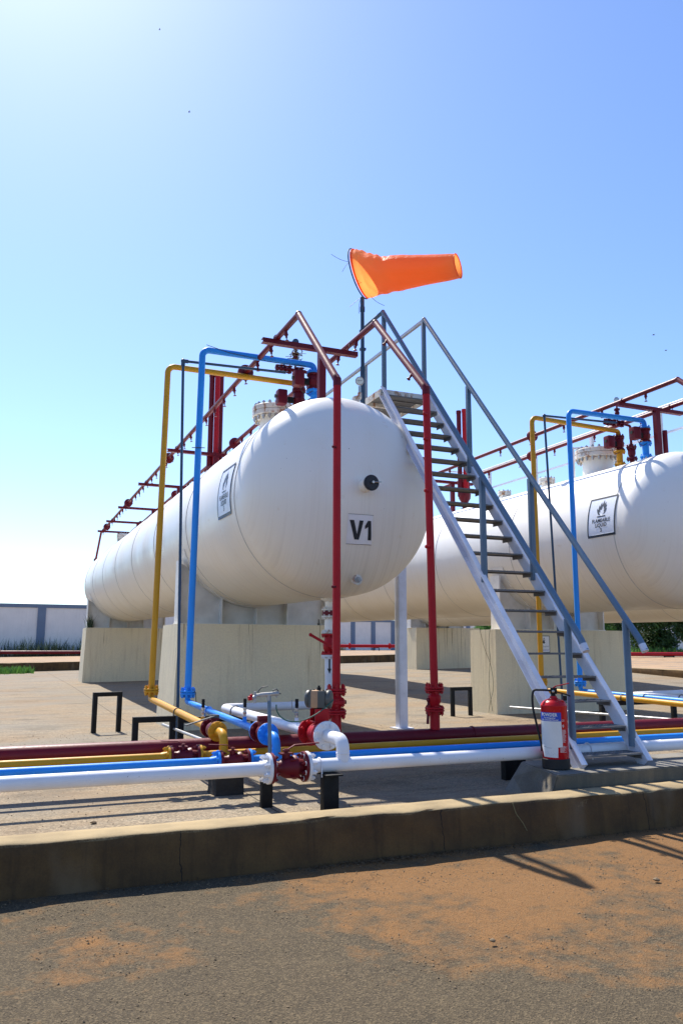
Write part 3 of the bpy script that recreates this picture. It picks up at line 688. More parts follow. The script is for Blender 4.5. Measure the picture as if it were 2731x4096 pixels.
# actuated valve between 5.58 and 5.92
mb = MB(); mb.flange((2.24, 5.588, .462), Y_, .104, .022, 8, .013, .05); mb.flange((2.24, 5.90, .458), Y_, .104, .022, 8, .013, .07)
mb.lathe((2.24, 5.595, .462), Y_, [(0, .075), (.03, .06), (.06, .062), (.075, .082), (.10, .085), (.115, .085), (.12, .072), (.15, .078), (.2, .07), (.25, .05), (.30, .05)], 28)
av = mb.obj('valve', M['red'], wp)
mb = MB(); mb.box2((2.185, 5.66, .545), (2.295, 5.78, .555)); mb.box2((2.185, 5.665, .555), (2.295, 5.673, .645)); mb.box2((2.185, 5.767, .555), (2.295, 5.775, .645)); mb.box2((2.289, 5.675, .552), (2.296, 5.765, .642))
mb.obj('valve_bracket', M['red'], av, bevel=.002)
mb = MB(); mb.box2((2.21, 5.69, .55), (2.26, 5.75, .65)); mb.obj('coupling', M['black'], av)
ad = Vector((.80, -.60, 0)); ac = Vector((2.235, 5.72, .715)); mb = MB()
mb.lathe(ac-ad*.10, ad, [(0, .050), (.01, .064), (.03, .068), (.034, .062), (.166, .062), (.170, .068), (.188, .068), (.196, .060), (.198, .05)], 32)
Ra = Matrix((ad, Z_.cross(ad), Z_)).transposed(); mb.box(ac+Z_*.0, (.125, .13, .122), Ra)
act = mb.obj('actuator', M['darkgrey'], av, bevel=.003)
mb = MB(); mb.box(ac-ad*.018, (.062, .134, .128), Ra); mb.obj('actuator_label', M['tan'], act, bevel=.012)
mb = MB(); mb.cyl(ac+Z_*.06, ac+Z_*.085, .016, seg=14); mb.cyl(ac+Z_*.085, ac+Z_*.098, .009, seg=10)
for sx, sy in ((.05, .05), (.05, -.05), (-.05, .05), (-.05, -.05)): mb.cyl(ac+Ra @ Vector((sx, sy, .06)), ac+Ra @ Vector((sx, sy, .069)), .006, seg=6)
mb.obj('actuator_knob', M['black'], act)
mb = MB(); pts = [ac+ad*.10+Vector((0, 0, -.0))]
e0 = ac+ad*.10; e1 = Vector((1.86, 5.6, .69)); n = 16
cp = [e0+Vector((.01, -.01, -.005)), Vector((2.13, 5.50, .60)), Vector((1.98, 5.55, .50)), Vector((1.85, 5.60, .58)), e1]
def bez(P, t):
    Q = list(P)
    while len(Q) > 1: Q = [Q[i]*(1-t)+Q[i+1]*t for i in range(len(Q)-1)]
    return Q[0]
mb.tube([bez(cp, k/n) for k in range(n+1)], .0045, seg=8); mb.obj('air_hose', M['greenhose'], act)
# branch behind the valve, round the corner to the drain line
wx = 2.24
pipe_obj(wp, [(wx, 5.91, .457), (wx-.02, 8.45, .462), (3.44, 8.5, .462), (3.44, 8.5, .85)], .045, M['white'], .10, name='branch_pipe', seg=24)
mb = MB(); mb.lathe((wx, 5.91, .457), Y_, [(0, .06), (.006, .056), (.05, .045)], 24); mb.obj('pipe_neck', M['white'], wp)
ubolt(wp, (wx-.013, 8.0, .461), Y_, .046, .07)
bleed_valve(wp, (wx, 6.22, .505), M['white'], 'black', True)
pipe_obj(wp, [(3.44, 8.5, .80), (3.44, 8.5, .98)], .0475, M['white'], name='drain_pipe', seg=24)
# drain line up to the tank bottom
for z, mt in ((1.00, 'white'), (1.26, 'rustwhite'), (1.44, 'rustwhite'), (1.52, 'rustwhite')): flange_obj(wp, (3.44, 8.5, z), Z_, .088, M[mt], .02, 8, .011, .05)
mb = MB(); mb.flange((3.44, 8.5, 1.023), Z_, .088, .02, 8, .011, .05); mb.flange((3.44, 8.5, 1.237), Z_, .088, .02, 8, .011, .05)
mb.lathe((3.44, 8.5, 1.03), Z_, [(0, .05), (.03, .055), (.05, .066), (.10, .07), (.13, .055), (.20, .05)], 24); mb.cyl((3.44, 8.42, 1.10), (3.44, 8.38, 1.10), .02, seg=12)
dv = mb.obj('drain_valve', M['red'], wp)
mb = MB(); mb.bar((3.44, 8.37, 1.09), (3.16, 8.34, 1.23), .03, .010, up=(0, 1, 0)); mb.sphere((3.155, 8.34, 1.233), .02); mb.obj('handle', M['red'], dv)
mb = MB(); mb.cyl((3.44, 8.5, 1.26), (3.44, 8.5, 1.44), .052, seg=24); mb.obj('drain_pipe', M['tank'], wp)
mb = MB(); mb.cyl((3.44, 8.5, 1.455), (3.44, 8.5, 1.505), .078, seg=24); mb.obj('gasket', M['maroon'], wp)
mb = MB(); mb.lathe((3.44, 8.5, 1.53), Z_, [(0, .046), (.08, .046), (.10, .09), (.112, .095), (.17, .095)], 28); mb.obj('drain_pipe', M['tank'], wp)
# flow arrow on the drain pipe: bent onto it
def arrow_fn(u, v):
    a = -pi/2-.24+u/.052; return Vector((3.44+.0472*cos(a), 8.5+.0472*sin(a), v))
pipe_obj(wp, [(3.44, 8.5, .84), (3.44, 8.5, .99)], .0465, M['white'], name='drain_pipe', seg=40)
mb_ = drape(poly_mesh([[(-.010, .965), (-.010, .86), (-.024, .86), (0, .80), (.024, .86), (.010, .86), (.010, .965)]]), lambda u, v: (3.44+.0485*cos(-pi/2-.24+u/.0485), 8.5+.0485*sin(-pi/2-.24+u/.0485), v), .006, M['ink'])
link('flow_arrow', mb_, wp)

for x in (-1.2, .55, 3.4, 5.1, 7.6):
    mb = MB(); weld_ring(mb, (x, wy, wz), X_, wr-.001); mb.obj('weld_bead', M['white'], wp)
# ---- blue pipeline
bp = thing('blue_pipeline', 'bright blue pipe between the white and the ochre ones, with riser over the V1 tank', 'pipeline', (1.8, 5.87, .25), 'coloured pipelines across the foreground')
by, bz, br = 5.87, .28, .031
pipe_obj(bp, [(XA, by, bz), (1.50, by, bz)], br, M['blue'], name='header_pipe'); pipe_obj(bp, [(1.76, by, bz), (XB, by, bz)], br, M['blue'], name='header_pipe')
flange_obj(bp, (1.512, by, bz), X_, .078, M['blue'], .018, 8, .011, .06); flange_obj(bp, (1.752, by, bz), X_, .078, M['blue'], .018, 8, .011, .06)
mb = MB(); mb.lathe((1.45, by, bz), X_, [(0, br), (.045, br+.008), (.05, br+.014)], 20); mb.obj('pipe_neck', M['blue'], bp)
inline_valve(bp, (1.522, by, bz), (1.742, by, bz), .078, br+.004, M['maroon'], True, (-1, .1, 0))
mb = MB(); mb.tube([(1.955, by, bz), (1.955, by, .436), (1.95, 6.05, .436)], br+.001, .10, 24, 10); weld_ring(mb, (1.955, by, .35), Z_, br); mb.obj('branch_elbow', M['blue'], bp)
flange_obj(bp, (1.95, 6.06, .436), Y_, .084, M['blue'], .018, 8, .012, .05)
mb = MB(); mb.flange((1.95, 6.079, .436), Y_, .084, .018, 8, .012, .04); mb.flange((1.95, 6.27, .437), Y_, .084, .018, 8, .012, .05); mb.lathe((1.95, 6.08, .436), Y_, [(0, .05), (.05, .045), (.07, .058), (.12, .058), (.15, .045), (.19, .04)], 24)
mb.box((1.95, 6.17, .50), (.07, .10, .06)); mb.box((1.95, 6.17, .545), (.10, .05, .04)); cv = mb.obj('check_valve', M['maroon'], bp, bevel=.002)
flange_obj(bp, (1.95, 6.289, .437), Y_, .084, M['blue'], .016, 8, .012, .05)
pipe_obj(bp, [(1.95, 6.29, .437), (1.957, 9.0, .497), (1.957, 9.0, .575)], br, M['blue'], .07, name='branch_pipe')
flange_obj(bp, (1.957, 9.0, .585), Z_, .085, M['blue'], .02, 8, .012, .07); flange_obj(bp, (1.957, 9.0, .610), Z_, .085, M['blue'], .02, 8, .012, .07)
pipe_obj(bp, [(1.957, 9.0, .61), (1.997, 9.0, 4.605), (3.42, 9.0, 4.61), (3.42, 9.0, 4.50)], .038, M['blue'], .085, name='riser_pipe', seg=24)
flange_obj(bp, (3.42, 9.0, 4.505), Z_, .09, M['blue'], .02, 8, .012, .06)
mb = MB(); mb.cyl((3.42, 9.0, 3.90), (3.42, 9.0, 4.26), .042, seg=20); mb.obj('tank_nozzle', M['blue'], bp); flange_obj(bp, (3.42, 9.0, 4.265), Z_, .095, M['blue'], .03, 8, .013, .07)
bleed_valve(bp, (1.953, 6.72, .485), M['blue'])
ubolt(bp, (1.955, 8.0, .475), Y_, br, .06, M['blue']); ubolt(bp, (4.55, by, bz), X_, br, .05, M['blue'])
mb = MB(); mb.tube([(1.99, 8.96, .64), (2.03, 8.93, .60), (2.03, 8.9, .50), (2.04, 8.6, .44), (2.10, 8.3, .36)], .004, .02, 8); mb.tube([(2.035, 8.97, 4.66), (2.3, 8.96, 4.60), (2.8, 8.96, 4.56), (3.3, 8.97, 4.57)], .004, seg=8)
mb.tube([(1.90, 8.96, 3.38), (2.05, 8.95, 3.39)], .005, seg=6); mb.obj('cable', M['wire'], bp)

def motor_valve(parent, x, y, z0, z1, side, mat='maroon'):
    mb = MB(); L = z1-z0
    mb.flange((x, y, z0+.01), Z_, .09, .02, 8, .012, .04); mb.flange((x, y, z1-.01), Z_, .09, .02, 8, .012, .04)
    mb.lathe((x, y, z0), Z_, [(0, .05), (L*.2, .062), (L*.35, .078), (L*.5, .08), (L*.52, .086), (L*.56, .086), (L*.58, .072), (L*.8, .075), (L, .055)], 24)
    for k in range(8):
        a = 2*pi*k/8; mb.cyl((x+.07*cos(a), y+.07*sin(a), z0+L*.56), (x+.07*cos(a), y+.07*sin(a), z0+L*.62), .012, seg=6)
    v = mb.obj('shutoff_valve', M[mat], parent)
    zc = (z0+z1)/2-.01; mb = MB(); mb.box((x-.11*side, y-.02, zc), (.07, .05, .07)); mb.box((x-.10*side, y-.02, zc+.03), (.10, .02, .015)); mb.box((x-.10*side, y-.02, zc-.03), (.10, .02, .015)); mb.obj('coupling', M['black'], v)
    mb = MB(); mb.box((x-.215*side, y-.02, zc+.02), (.13, .14, .20)); a = mb.obj('valve_actuator', M[mat], v, bevel=.025)
    mb = MB(); mb.cyl((x-.28*side, y-.02, zc+.03), (x-.295*side, y-.02, zc+.03), .025, seg=16); mb.tube([(x-.2, y-.05, zc-.09), (x-.18, y-.06, zc-.15), (x-.1, y-.05, zc-.17), (x-.03, y-.08, zc-.12)], .005, .02, 8); mb.obj('cable', M['wire'], v)
    return v
motor_valve(bp, 3.42, 9.0, 4.285, 4.49, 1)

for x in (-.6, 2.9, 6.0):
    mb = MB(); weld_ring(mb, (x, by, bz), X_, br-.001); mb.obj('weld_bead', M['blue'], bp)
for z in (.66, 1.55, 2.6, 4.42):
    mb = MB(); weld_ring(mb, (1.957+.04*(z-.61)/3.995, 9.0, z), Z_, .037); mb.obj('weld_bead', M['blue'], bp)
# ---- yellow pipeline
yp = thing('ochre_pipeline', 'ochre yellow pipe behind the blue one, with riser over the V1 tank at far left', 'pipeline', (1.3, 6.26, .25), 'coloured pipelines across the foreground')
yy, yz, yr = 6.26, .28, .030
pipe_obj(yp, [(XA, yy, yz), (1.225, yy, yz)], yr, M['yellow'], name='header_pipe'); pipe_obj(yp, [(1.48, yy, yz), (XB, yy, yz)], yr, M['yellow'], name='header_pipe')
flange_obj(yp, (1.230, yy, yz), X_, .078, M['yellow'], .018, 8, .011, .06); flange_obj(yp, (1.472, yy, yz), X_, .078, M['yellow'], .018, 8, .011, .06)
mb = MB(); mb.lathe((1.17, yy, yz), X_, [(0, yr), (.045, yr+.008), (.05, yr+.014)], 20); mb.obj('pipe_neck', M['yellow'], yp)
inline_valve(yp, (1.240, yy, yz), (1.462, yy, yz), .078, yr+.004, M['maroon'], True, (-1, .1, 0))
mb = MB(); mb.tube([(1.655, yy, yz), (1.655, yy, .432), (1.65, 6.43, .432)], .034, .10, 24, 10); weld_ring(mb, (1.655, yy, .35), Z_, .033); mb.obj('branch_elbow', M['yellow'], yp)
flange_obj(yp, (1.65, 6.44, .432), Y_, .078, M['yellow'], .018, 8, .012, .045)
mb = MB(); mb.flange((1.65, 6.459, .432), Y_, .078, .018, 8, .012, .04); mb.flange((1.65, 6.70, .436), Y_, .078, .018, 8, .012, .05); mb.lathe((1.65, 6.46, .432), Y_, [(0, .05), (.05, .042), (.08, .058), (.14, .06), (.17, .045), (.24, .04)], 24)
mb.cyl((1.65, 6.56, .47), (1.65, 6.56, .535), .022, seg=12); mb.box((1.65, 6.56, .52), (.07, .06, .012)); vv = mb.obj('valve', M['maroon'], yp)
mb = MB(); mb.box((1.65, 6.56, .54), (.07, .05, .025)); mb.bar((1.66, 6.55, .545), (1.36, 6.30, .50), .022, .008); mb.obj('handle', M['darkgrey'], vv)
flange_obj(yp, (1.65, 6.719, .437), Y_, .078, M['yellow'], .016, 8, .012, .05)
pipe_obj(yp, [(1.65, 6.72, .437), (1.642, 9.5, .508), (1.642, 9.5, .575)], .034, M['yellow'], .07, name='branch_pipe')
flange_obj(yp, (1.643, 9.5, .590), Z_, .085, M['yellow'], .02, 8, .012, .07); flange_obj(yp, (1.643, 9.5, .615), Z_, .085, M['yellow'], .02, 8, .012, .07)
pipe_obj(yp, [(1.643, 9.5, .61), (1.686, 9.5, 4.52), (3.42, 9.55, 4.535), (3.42, 9.55, 4.50)], .036, M['yellow'], .09, name='riser_pipe', seg=24)
mb = MB(); mb.cyl((3.42, 9.55, 3.90), (3.42, 9.55, 4.14), .042, seg=20); mb.obj('tank_nozzle', M['yellow'], yp); flange_obj(yp, (3.42, 9.55, 4.15), Z_, .095, M['yellow'], .03, 8, .013, .07)
motor_valve(yp, 3.42, 9.55, 4.17, 4.44, 1.15)
flange_obj(yp, (3.42, 9.55, 4.455), Z_, .09, M['maroon'], .02, 8, .012, .06)
bleed_valve(yp, (1.648, 6.95, .475), M['yellow'])
ubolt(yp, (1.646, 8.0, .468), Y_, .034, .06)

# ---- red fire water header with sprinkler frames
rp = thing('fire_water_header', 'thickest red pipe at the back of the pipe row, carrying the two red risers', 'pipeline', (2.7, 6.5, .25), 'coloured pipelines across the foreground')
ry, rz, rr = 6.5, .31, .068
pipe_obj(rp, [(XA, ry, rz), (4.05, ry, rz)], rr, M['maroon'], name='header_pipe', seg=28); pipe_obj(rp, [(4.05, ry, rz), (XB, ry, rz)], rr, M['maroon'], name='header_pipe', seg=28)
mb = MB(); weld_ring(mb, (4.05, ry, rz), X_, rr+.003); mb.lathe((4.045, ry, rz), X_, [(0, rr), (.002, rr+.008), (.014, rr+.008), (.016, rr)], 24); mb.obj('coupling', M['maroon'], rp)
def sprinkler_frame(xl, ap_y, zt, z_r, yend, ystart, label, discs, mats=('red', 'oxide', 'maroon'), kind=0, lean=0.0):
    t = thing('sprinkler_pipe', label, 'pipe', (xl, ry, rz), 'red sprinkler pipes over the tanks')
    r = .036
    # stub, flanges, small valve
    pipe_obj(t, [(xl, ry, rz+rr-.01), (xl, ry, .54)], .045, M['red'], name='stub_pipe')
    flange_obj(t, (xl, ry, .535), Z_, .088, M['red'], .016, 6, .012, .07); 
    mb = MB(); mb.flange((xl, ry, .556), Z_, .088, .016, 6, .012, .04); mb.lathe((xl, ry, .56), Z_, [(0, .045), (.03, .046), (.05, .058), (.10, .06), (.12, .045), (.16, .042)], 20); mb.flange((xl, ry, .715), Z_, .088, .016, 6, .012, .05)
    if kind == 0: mb.flange((xl, ry, .63), Z_, .078, .03, 6, .013, .06)
    vv = mb.obj('valve', M['red'], t)
    mb = MB()
    if kind: mb.bar((xl-.06, ry, .62), (xl-.085, ry-.02, .42), .022, .012, up=(0, 1, 0)); mb.cyl((xl, ry, .63), (xl-.075, ry, .63), .018, seg=10)
    else: mb.cyl((xl, ry, .63), (xl+.09, ry, .63), .018, seg=10)
    mb.obj('handle', M['maroon'], vv)
    flange_obj(t, (xl, ry, .737), Z_, .088, M['red'], .016, 6, .012, .07)
    pipe_obj(t, [(xl, ry, .73), (xl+lean, ry, z_r)], r, M[mats[0]], name='riser_pipe', seg=24)
    mb = MB(); mb.tube([(xl+lean, ry, z_r-.06), (xl+lean, ry, z_r), (xl+lean, ry+.04, z_r+.04*(zt-z_r)/(ap_y-ry))], r+.003, seg=24); mb.obj('elbow', M[mats[2]], t)
    pipe_obj(t, [(xl+lean, ry+.02, z_r+.02*(zt-z_r)/(ap_y-ry)), (xl+lean, ap_y, zt)], r, M[mats[1]], name='slanting_pipe', seg=24)
    pts = [(xl+lean, ap_y, zt), (xl+lean, yend, zt+.03)]
    mb = MB(); mb.sphere((xl+lean, ap_y, zt), r+.003); mb.obj('elbow', M['maroon'], t)
    pipe_obj(t, [(xl+lean, ap_y, zt), (xl+lean, yend, zt+.04), (xl+lean-.02, yend+.98, zt-.72)], r-.003, M['maroon'], .08, name='spray_pipe', seg=20)
    mb = MB(); mb.sphere((xl+lean-.02, yend+.98, zt-.74), .07); mb.obj('end_cap', M['maroon'], t)
    for dy in discs:
        mb = MB(); mb.lathe((xl+lean, dy-.03, zt+.01), Y_, [(0, .05), (.004, .10), (.02, .10), (.022, .09), (.038, .09), (.04, .10), (.056, .10), (.06, .05)], 24); mb.obj('pipe_union', M['maroon'], t)
    return t
noz_proto = None
def nozzles(t, x, ys, z, mat='maroon', ang=0):
    global noz_proto
    if noz_proto is None:
        mb = MB(); mb.lathe((0, 0, 0), (0, 0, -1), [(0, .020), (.035, .020), (.04, .024), (.055, .024), (.06, .014), (.085, .011), (.09, .006), (.115, .005)], 10); mb.lathe((0, 0, -.112), (0, 0, -1), [(0, .02), (.006, .024), (.008, .006)], 10)
        noz_proto = mb.mesh('nozzle', M['maroon'])
    for y in ys:
        o = bpy.data.objects.new('nozzle', noz_proto); COL.objects.link(o); o.parent = t
        p = Vector((x, y, z(y)-.028)); o.matrix_basis = t.matrix_basis.inverted() @ Matrix.Translation(p) @ Matrix.Rotation(ang, 4, 'Y')
F1 = sprinkler_frame(2.70, 7.574, 4.60, 3.53, 25.77, 7.6, 'red sprinkler pipe left of the V1 sign, rising to the highest red peak', [9.6, 14.78, 19.95, 24.3], lean=.0)
nozzles(F1, 2.70, [8.0+.54*k for k in range(33)], lambda y: 4.605+(y-7.6)*.002, ang=radians(-8))
F2 = sprinkler_frame(3.665, 7.63, 4.68, 3.566, 25.8, 7.6, 'red sprinkler pipe right of the V1 sign, its peak just left of the ladder rails', [13.5, 18.8, 23.9], kind=1, lean=-.035)
nozzles(F2, 3.63, [8.15+.54*k for k in range(33)], lambda y: 4.685+(y-7.6)*.002, ang=radians(8))
for z in (2.02, 2.55, 3.05, 3.3):
    mb = MB(); mb.cyl((3.64, ry-.02, z), (3.585, ry-.045, z), .012, seg=8); mb.sphere((3.58, ry-.047, z), .018, seg=8); mb.obj('side_nozzle', M['red'], F2)
for z in (1.62, 2.88):
    mb = MB(); mb.cyl((2.69, ry-.02, z), (2.65, ry-.04, z), .010, seg=8); mb.sphere((2.645, ry-.042, z), .014, seg=8); mb.obj('side_nozzle', M['maroon'], F1)
for yq, zq, fx, dx in ((7.0, 4.05, 2.70, .05), (6.75, 3.84, 3.63, -.07), (7.3, 4.4, 3.63, -.07)):
    mb = MB(); mb.lathe((fx, yq, zq-.02), (dx, -.01, -.10), [(0, .018), (.04, .018), (.07, .012), (.10, .010), (.105, .02), (.11, .02)], 10); mb.obj('nozzle', M['maroon'], F1 if fx < 3 else F2)
F3 = sprinkler_frame(8.36, 7.9, 4.75, 3.60, 26.3, 8, 'upper red sprinkler pipe over the right tank, bending down at the photo edge', [11.2, 16.8])
nozzles(F3, 8.36, [8.5+.92*k for k in range(19)], lambda y: 4.755+(y-7.9)*.002)
F4 = sprinkler_frame(9.30, 7.9, 4.77, 3.60, 26.3, 8, 'lower red sprinkler pipe over the right tank, beside the white guard rail', [12.5, 17.6], kind=1)
nozzles(F4, 9.30, [9.6+1.1*k for k in range(15)], lambda y: 4.775+(y-7.9)*.002)

def pipe_bracket(x0, x1, xp, y, z, ztank, label, w=.075):
    t = thing('pipe_bracket', label, 'bracket', (xp, y, ztank), 'red brackets carrying the sprinkler pipes')
    mb = MB(); mb.box2((x0, y-w/2, z-.055), (x1, y-w/2+.008, z)); mb.box2((x0, y-w/2+.008, z-.008), (x1, y+w/2, z)); mb.box2((x0, y-w/2+.008, z-.055), (x1, y+w/2, z-.047)); mb.obj('beam', M['maroon'], t)
    mb = MB(); mb.box2((xp-.04, y-.04, ztank-.03), (xp+.04, y+.04, z-.056)); mb.box2((xp-.075, y-.075, ztank-.02), (xp+.075, y+.075, ztank+.012)); mb.obj('post', M['maroon'], t)
    return t
L0 = ['red bracket over the V1 tank nearest the camera, under the peaks of the two pipes', 'second red bracket along the V1 tank, just left of the three upright red pipes', 'third red bracket along the V1 tank between the ochre and blue risers',
      'fourth red bracket along the V1 tank, crossing behind the ochre riser', 'fifth red bracket along the V1 tank, left of the ochre riser', 'farthest red bracket at the far end of the V1 tank']
for lb, y in zip(L0, (8.30, 13.95, 17.24, 20.46, 22.95, 25.1)):
    t = pipe_bracket(2.52, 3.70 if y < 9 else 3.80, 3.25 if y < 9 else 3.40, y, 4.572+(y-8)*.002, 3.915+(y-8.2)*.0117, lb)
    ubolt(t, (2.70, y, 4.60+(y-8)*.002), Y_, .034, .05, M['maroon']); ubolt(t, (3.63, y, 4.63+(y-8)*.002), Y_, .034, .07, M['maroon'])
for lb, y, yy2 in (('red bracket over the right tank near the blue valve', 8.96, 0), ('red bracket over the right tank seen behind the ladder treads', 15.0, 0), ('red bracket at the middle of the right tank behind the ladder', 20.2, 0)):
    t = pipe_bracket(8.25, 9.52, 9.0, y, 4.715+(y-8)*.002, 3.94+(y-8.6)*.0117, lb)
    ubolt(t, (8.36, y, 4.75+(y-8)*.002), Y_, .034, .05, M['maroon']); ubolt(t, (9.30, y, 4.77+(y-8)*.002), Y_, .034, .07, M['maroon'])

def relief_stack(x, y, z, h, label, nos=3):
    t = thing('relief_stack', label, 'vent stack', (x, y, z), 'red vent stacks on the tanks')
    mb = MB(); mb.lathe((x, y, z-.05), Z_, [(0, .06), (.05, .06), (.06, .10), (.08, .10), (.09, .055), (.16, .055), (.17, .10), (.19, .10), (.2, .07), (.24, .085), (.30, .125), (.40, .135), (.42, .12)], 24)
    mb.box((x+.12, y, z+.10), (.1, .05, .06)); mb.obj('valve_base', M['maroon'], t)
    for k, (dx, dy, hh) in enumerate([(-.085, .03, h-.02), (0, -.06, h), (.088, .03, h+.03)][:nos]):
        mb = MB(); mb.cyl((x+dx, y+dy, z+.30), (x+dx, y+dy, z+hh), .050, seg=18); mb.cyl((x+dx, y+dy, z+.30), (x+dx, y+dy, z+.62), .060, seg=18); mb.cyl((x+dx, y+dy, z+hh-.05), (x+dx, y+dy, z+hh+.012), .055, seg=18); mb.obj('vent_pipe', M['maroon' if k != 1 else 'red'], t)
    return t
relief_stack(3.42, 14.1, 4.0, 2.16, 'three upright red vent pipes on the V1 tank, left of the blue riser top')
relief_stack(9.0, 14.5, 4.0, 2.22, 'tall upright red vent pipes on the right tank, seen behind the ladder')
rs = thing('relief_stack', 'short red vent pipes between the blue valve and the red post on the right tank', 'vent stack', (9.3, 9.25, 3.9), 'red vent stacks on the tanks')
for k, (dx, dy) in enumerate(((0, 0), (.07, .05), (.10, -.06))):
    mb = MB(); mb.cyl((9.28+dx, 9.25+dy, 3.85), (9.28+dx, 9.25+dy, 4.42+.02*k), .038, seg=16); mb.obj('vent_pipe', M['maroon'], rs)
mb = MB(); mb.cyl((8.86, 10.75, 3.9), (8.86, 10.75, 4.50), .022, seg=12); mb.tube([(8.86, 10.75, 4.48), (9.12, 10.62, 4.50), (9.30, 10.5, 4.40), (9.32, 10.48, 4.36)], .020, .08, 12); mb.obj('davit_arm', M['white'], T2)

# thin dark riser pipes
tp = thing('thin_riser_pipe', 'thin dark blue-grey pipe standing between the ochre and blue risers at left', 'pipe', (1.87, 9.1, 0), 'thin dark riser pipes')
pipe_obj(tp, [(1.875, 9.1, .0), (1.87, 9.1, .55), (1.79, 9.1, 4.465), (3.08, 9.1, 4.50)], .0165, M['thin'], .02, name='riser_pipe', seg=14)
mb = MB(); mb.sphere((1.79, 9.1, 4.465), .028); mb.cyl((1.79, 9.1, 4.465), (1.85, 9.1, 4.467), .024, seg=12); mb.cyl((1.79, 9.1, 4.40), (1.79, 9.1, 4.465), .024, seg=12); mb.obj('elbow', M['thin'], tp)
tp2 = thing('thin_riser_pipe', 'thin dark blue-grey pipe between the ochre and blue risers at right, behind the ladder rail', 'pipe', (7.35, 9.4, 0), 'thin dark riser pipes')
pipe_obj(tp2, [(7.36, 9.4, 0), (7.354, 9.4, .415), (7.248, 9.4, 4.51), (8.62, 9.4, 4.555)], .0165, M['thin'], .02, name='riser_pipe', seg=14)
mb = MB(); mb.sphere((7.248, 9.4, 4.51), .028); mb.obj('elbow', M['thin'], tp2)

def test_manifold(x, y, z, zf, label, dry=False, sgn=1):
    """red small-bore manifold: two valves on a tee, riser valve on the tank, gauge branch above"""
    t = thing('gauge_manifold', label, 'valve manifold', (x, y, z), 'red valve manifolds on the tanks')
    mb = MB(); mb.flange((x, y, z-.02), Z_, .085, .03, 8, .012, .06); mb.lathe((x, y, z), Z_, [(-.08, .035), (.02, .045), (.06, .06), (.12, .06), (.15, .04)], 18); mb.flange((x, y, z+.17), Z_, .08, .02, 8, .012, .06); mb.obj('root_valve', M['maroon'], t)
    mb = MB(); mb.tube([(x, y, z+.17), (x, y, zf), (x-.12, y, zf+.012)], .020, .03, 12); mb.obj('pipe', M['maroon'], t)
    for k, dx in enumerate((-.17, -.33, -.44)):
        mb = MB(); mb.flange((x+dx, y, zf+.015), X_, .058, .014, 6, .010, .045); mb.flange((x+dx-.055, y, zf+.015), X_, .05, .014, 6, .010, .03); mb.cyl((x+dx-.07, y, zf+.015), (x+dx+.06, y, zf+.015), .024, seg=12); mb.obj('valve', M['maroon'], t)
    mb = MB(); mb.cyl((x-.12, y, zf+.015), (x-.52, y, zf+.02), .020, seg=12); mb.obj('pipe', M['maroon'], t)
    mb = MB(); mb.cyl((x-.40, y, zf+.03), (x-.40, y, zf+.08), .012, seg=8); mb.tube([(x-.40, y, zf+.075), (x-.44, y-.02, zf+.10), (x-.54, y-.03, zf+.10)], .008, .02, 8); mb.obj('handle', M['black'], t)
    xb = x-.25
    mb = MB(); mb.cyl((xb, y, zf+.02), (xb, y, zf+.34), .014, seg=10); mb.flange((xb, y, zf+.13), Z_, .045, .012, 6, .009, .03); mb.flange((xb, y, zf+.24), Z_, .045, .012, 6, .009, .03); mb.lathe((xb, y, zf+.14), Z_, [(0, .025), (.04, .04), (.07, .03), (.1, .025)], 14); mb.obj('gauge_branch', M['maroon'], t)
    d = Vector((-.40, -.92, 0)).normalized(); c = Vector((xb, y, zf+.40)); mb = MB(); mb.lathe(c-d*.015, d, [(0, .036), (.002, .042), (.03, .042), (.032, .034)], 24); g = mb.obj('pressure_gauge', M['chrome'] if not dry else M['thin'], t)
    if dry:
        random.seed(3); mb = MB()
        for k in range(26):
            a = Vector((xb+random.uniform(-.05, .05), y+random.uniform(-.05, .05), zf+random.uniform(.05, .32))); mb.tube([a, a+Vector((random.uniform(-.08, .08), 0, random.uniform(-.04, .1))), a+Vector((random.uniform(-.15, .15), 0, random.uniform(-.12, .14)))], .004, seg=5)
        mb.obj('dry_twigs', M['strawdry'], t)
    return t
test_manifold(3.52, 9.28, 4.05, 4.60, 'red valve cluster with dried twigs and a gauge stub above the V1 tank', dry=True)
test_manifold(9.0, 9.52, 4.06, 4.58, 'red valve cluster topped by a round gauge above the right tank')

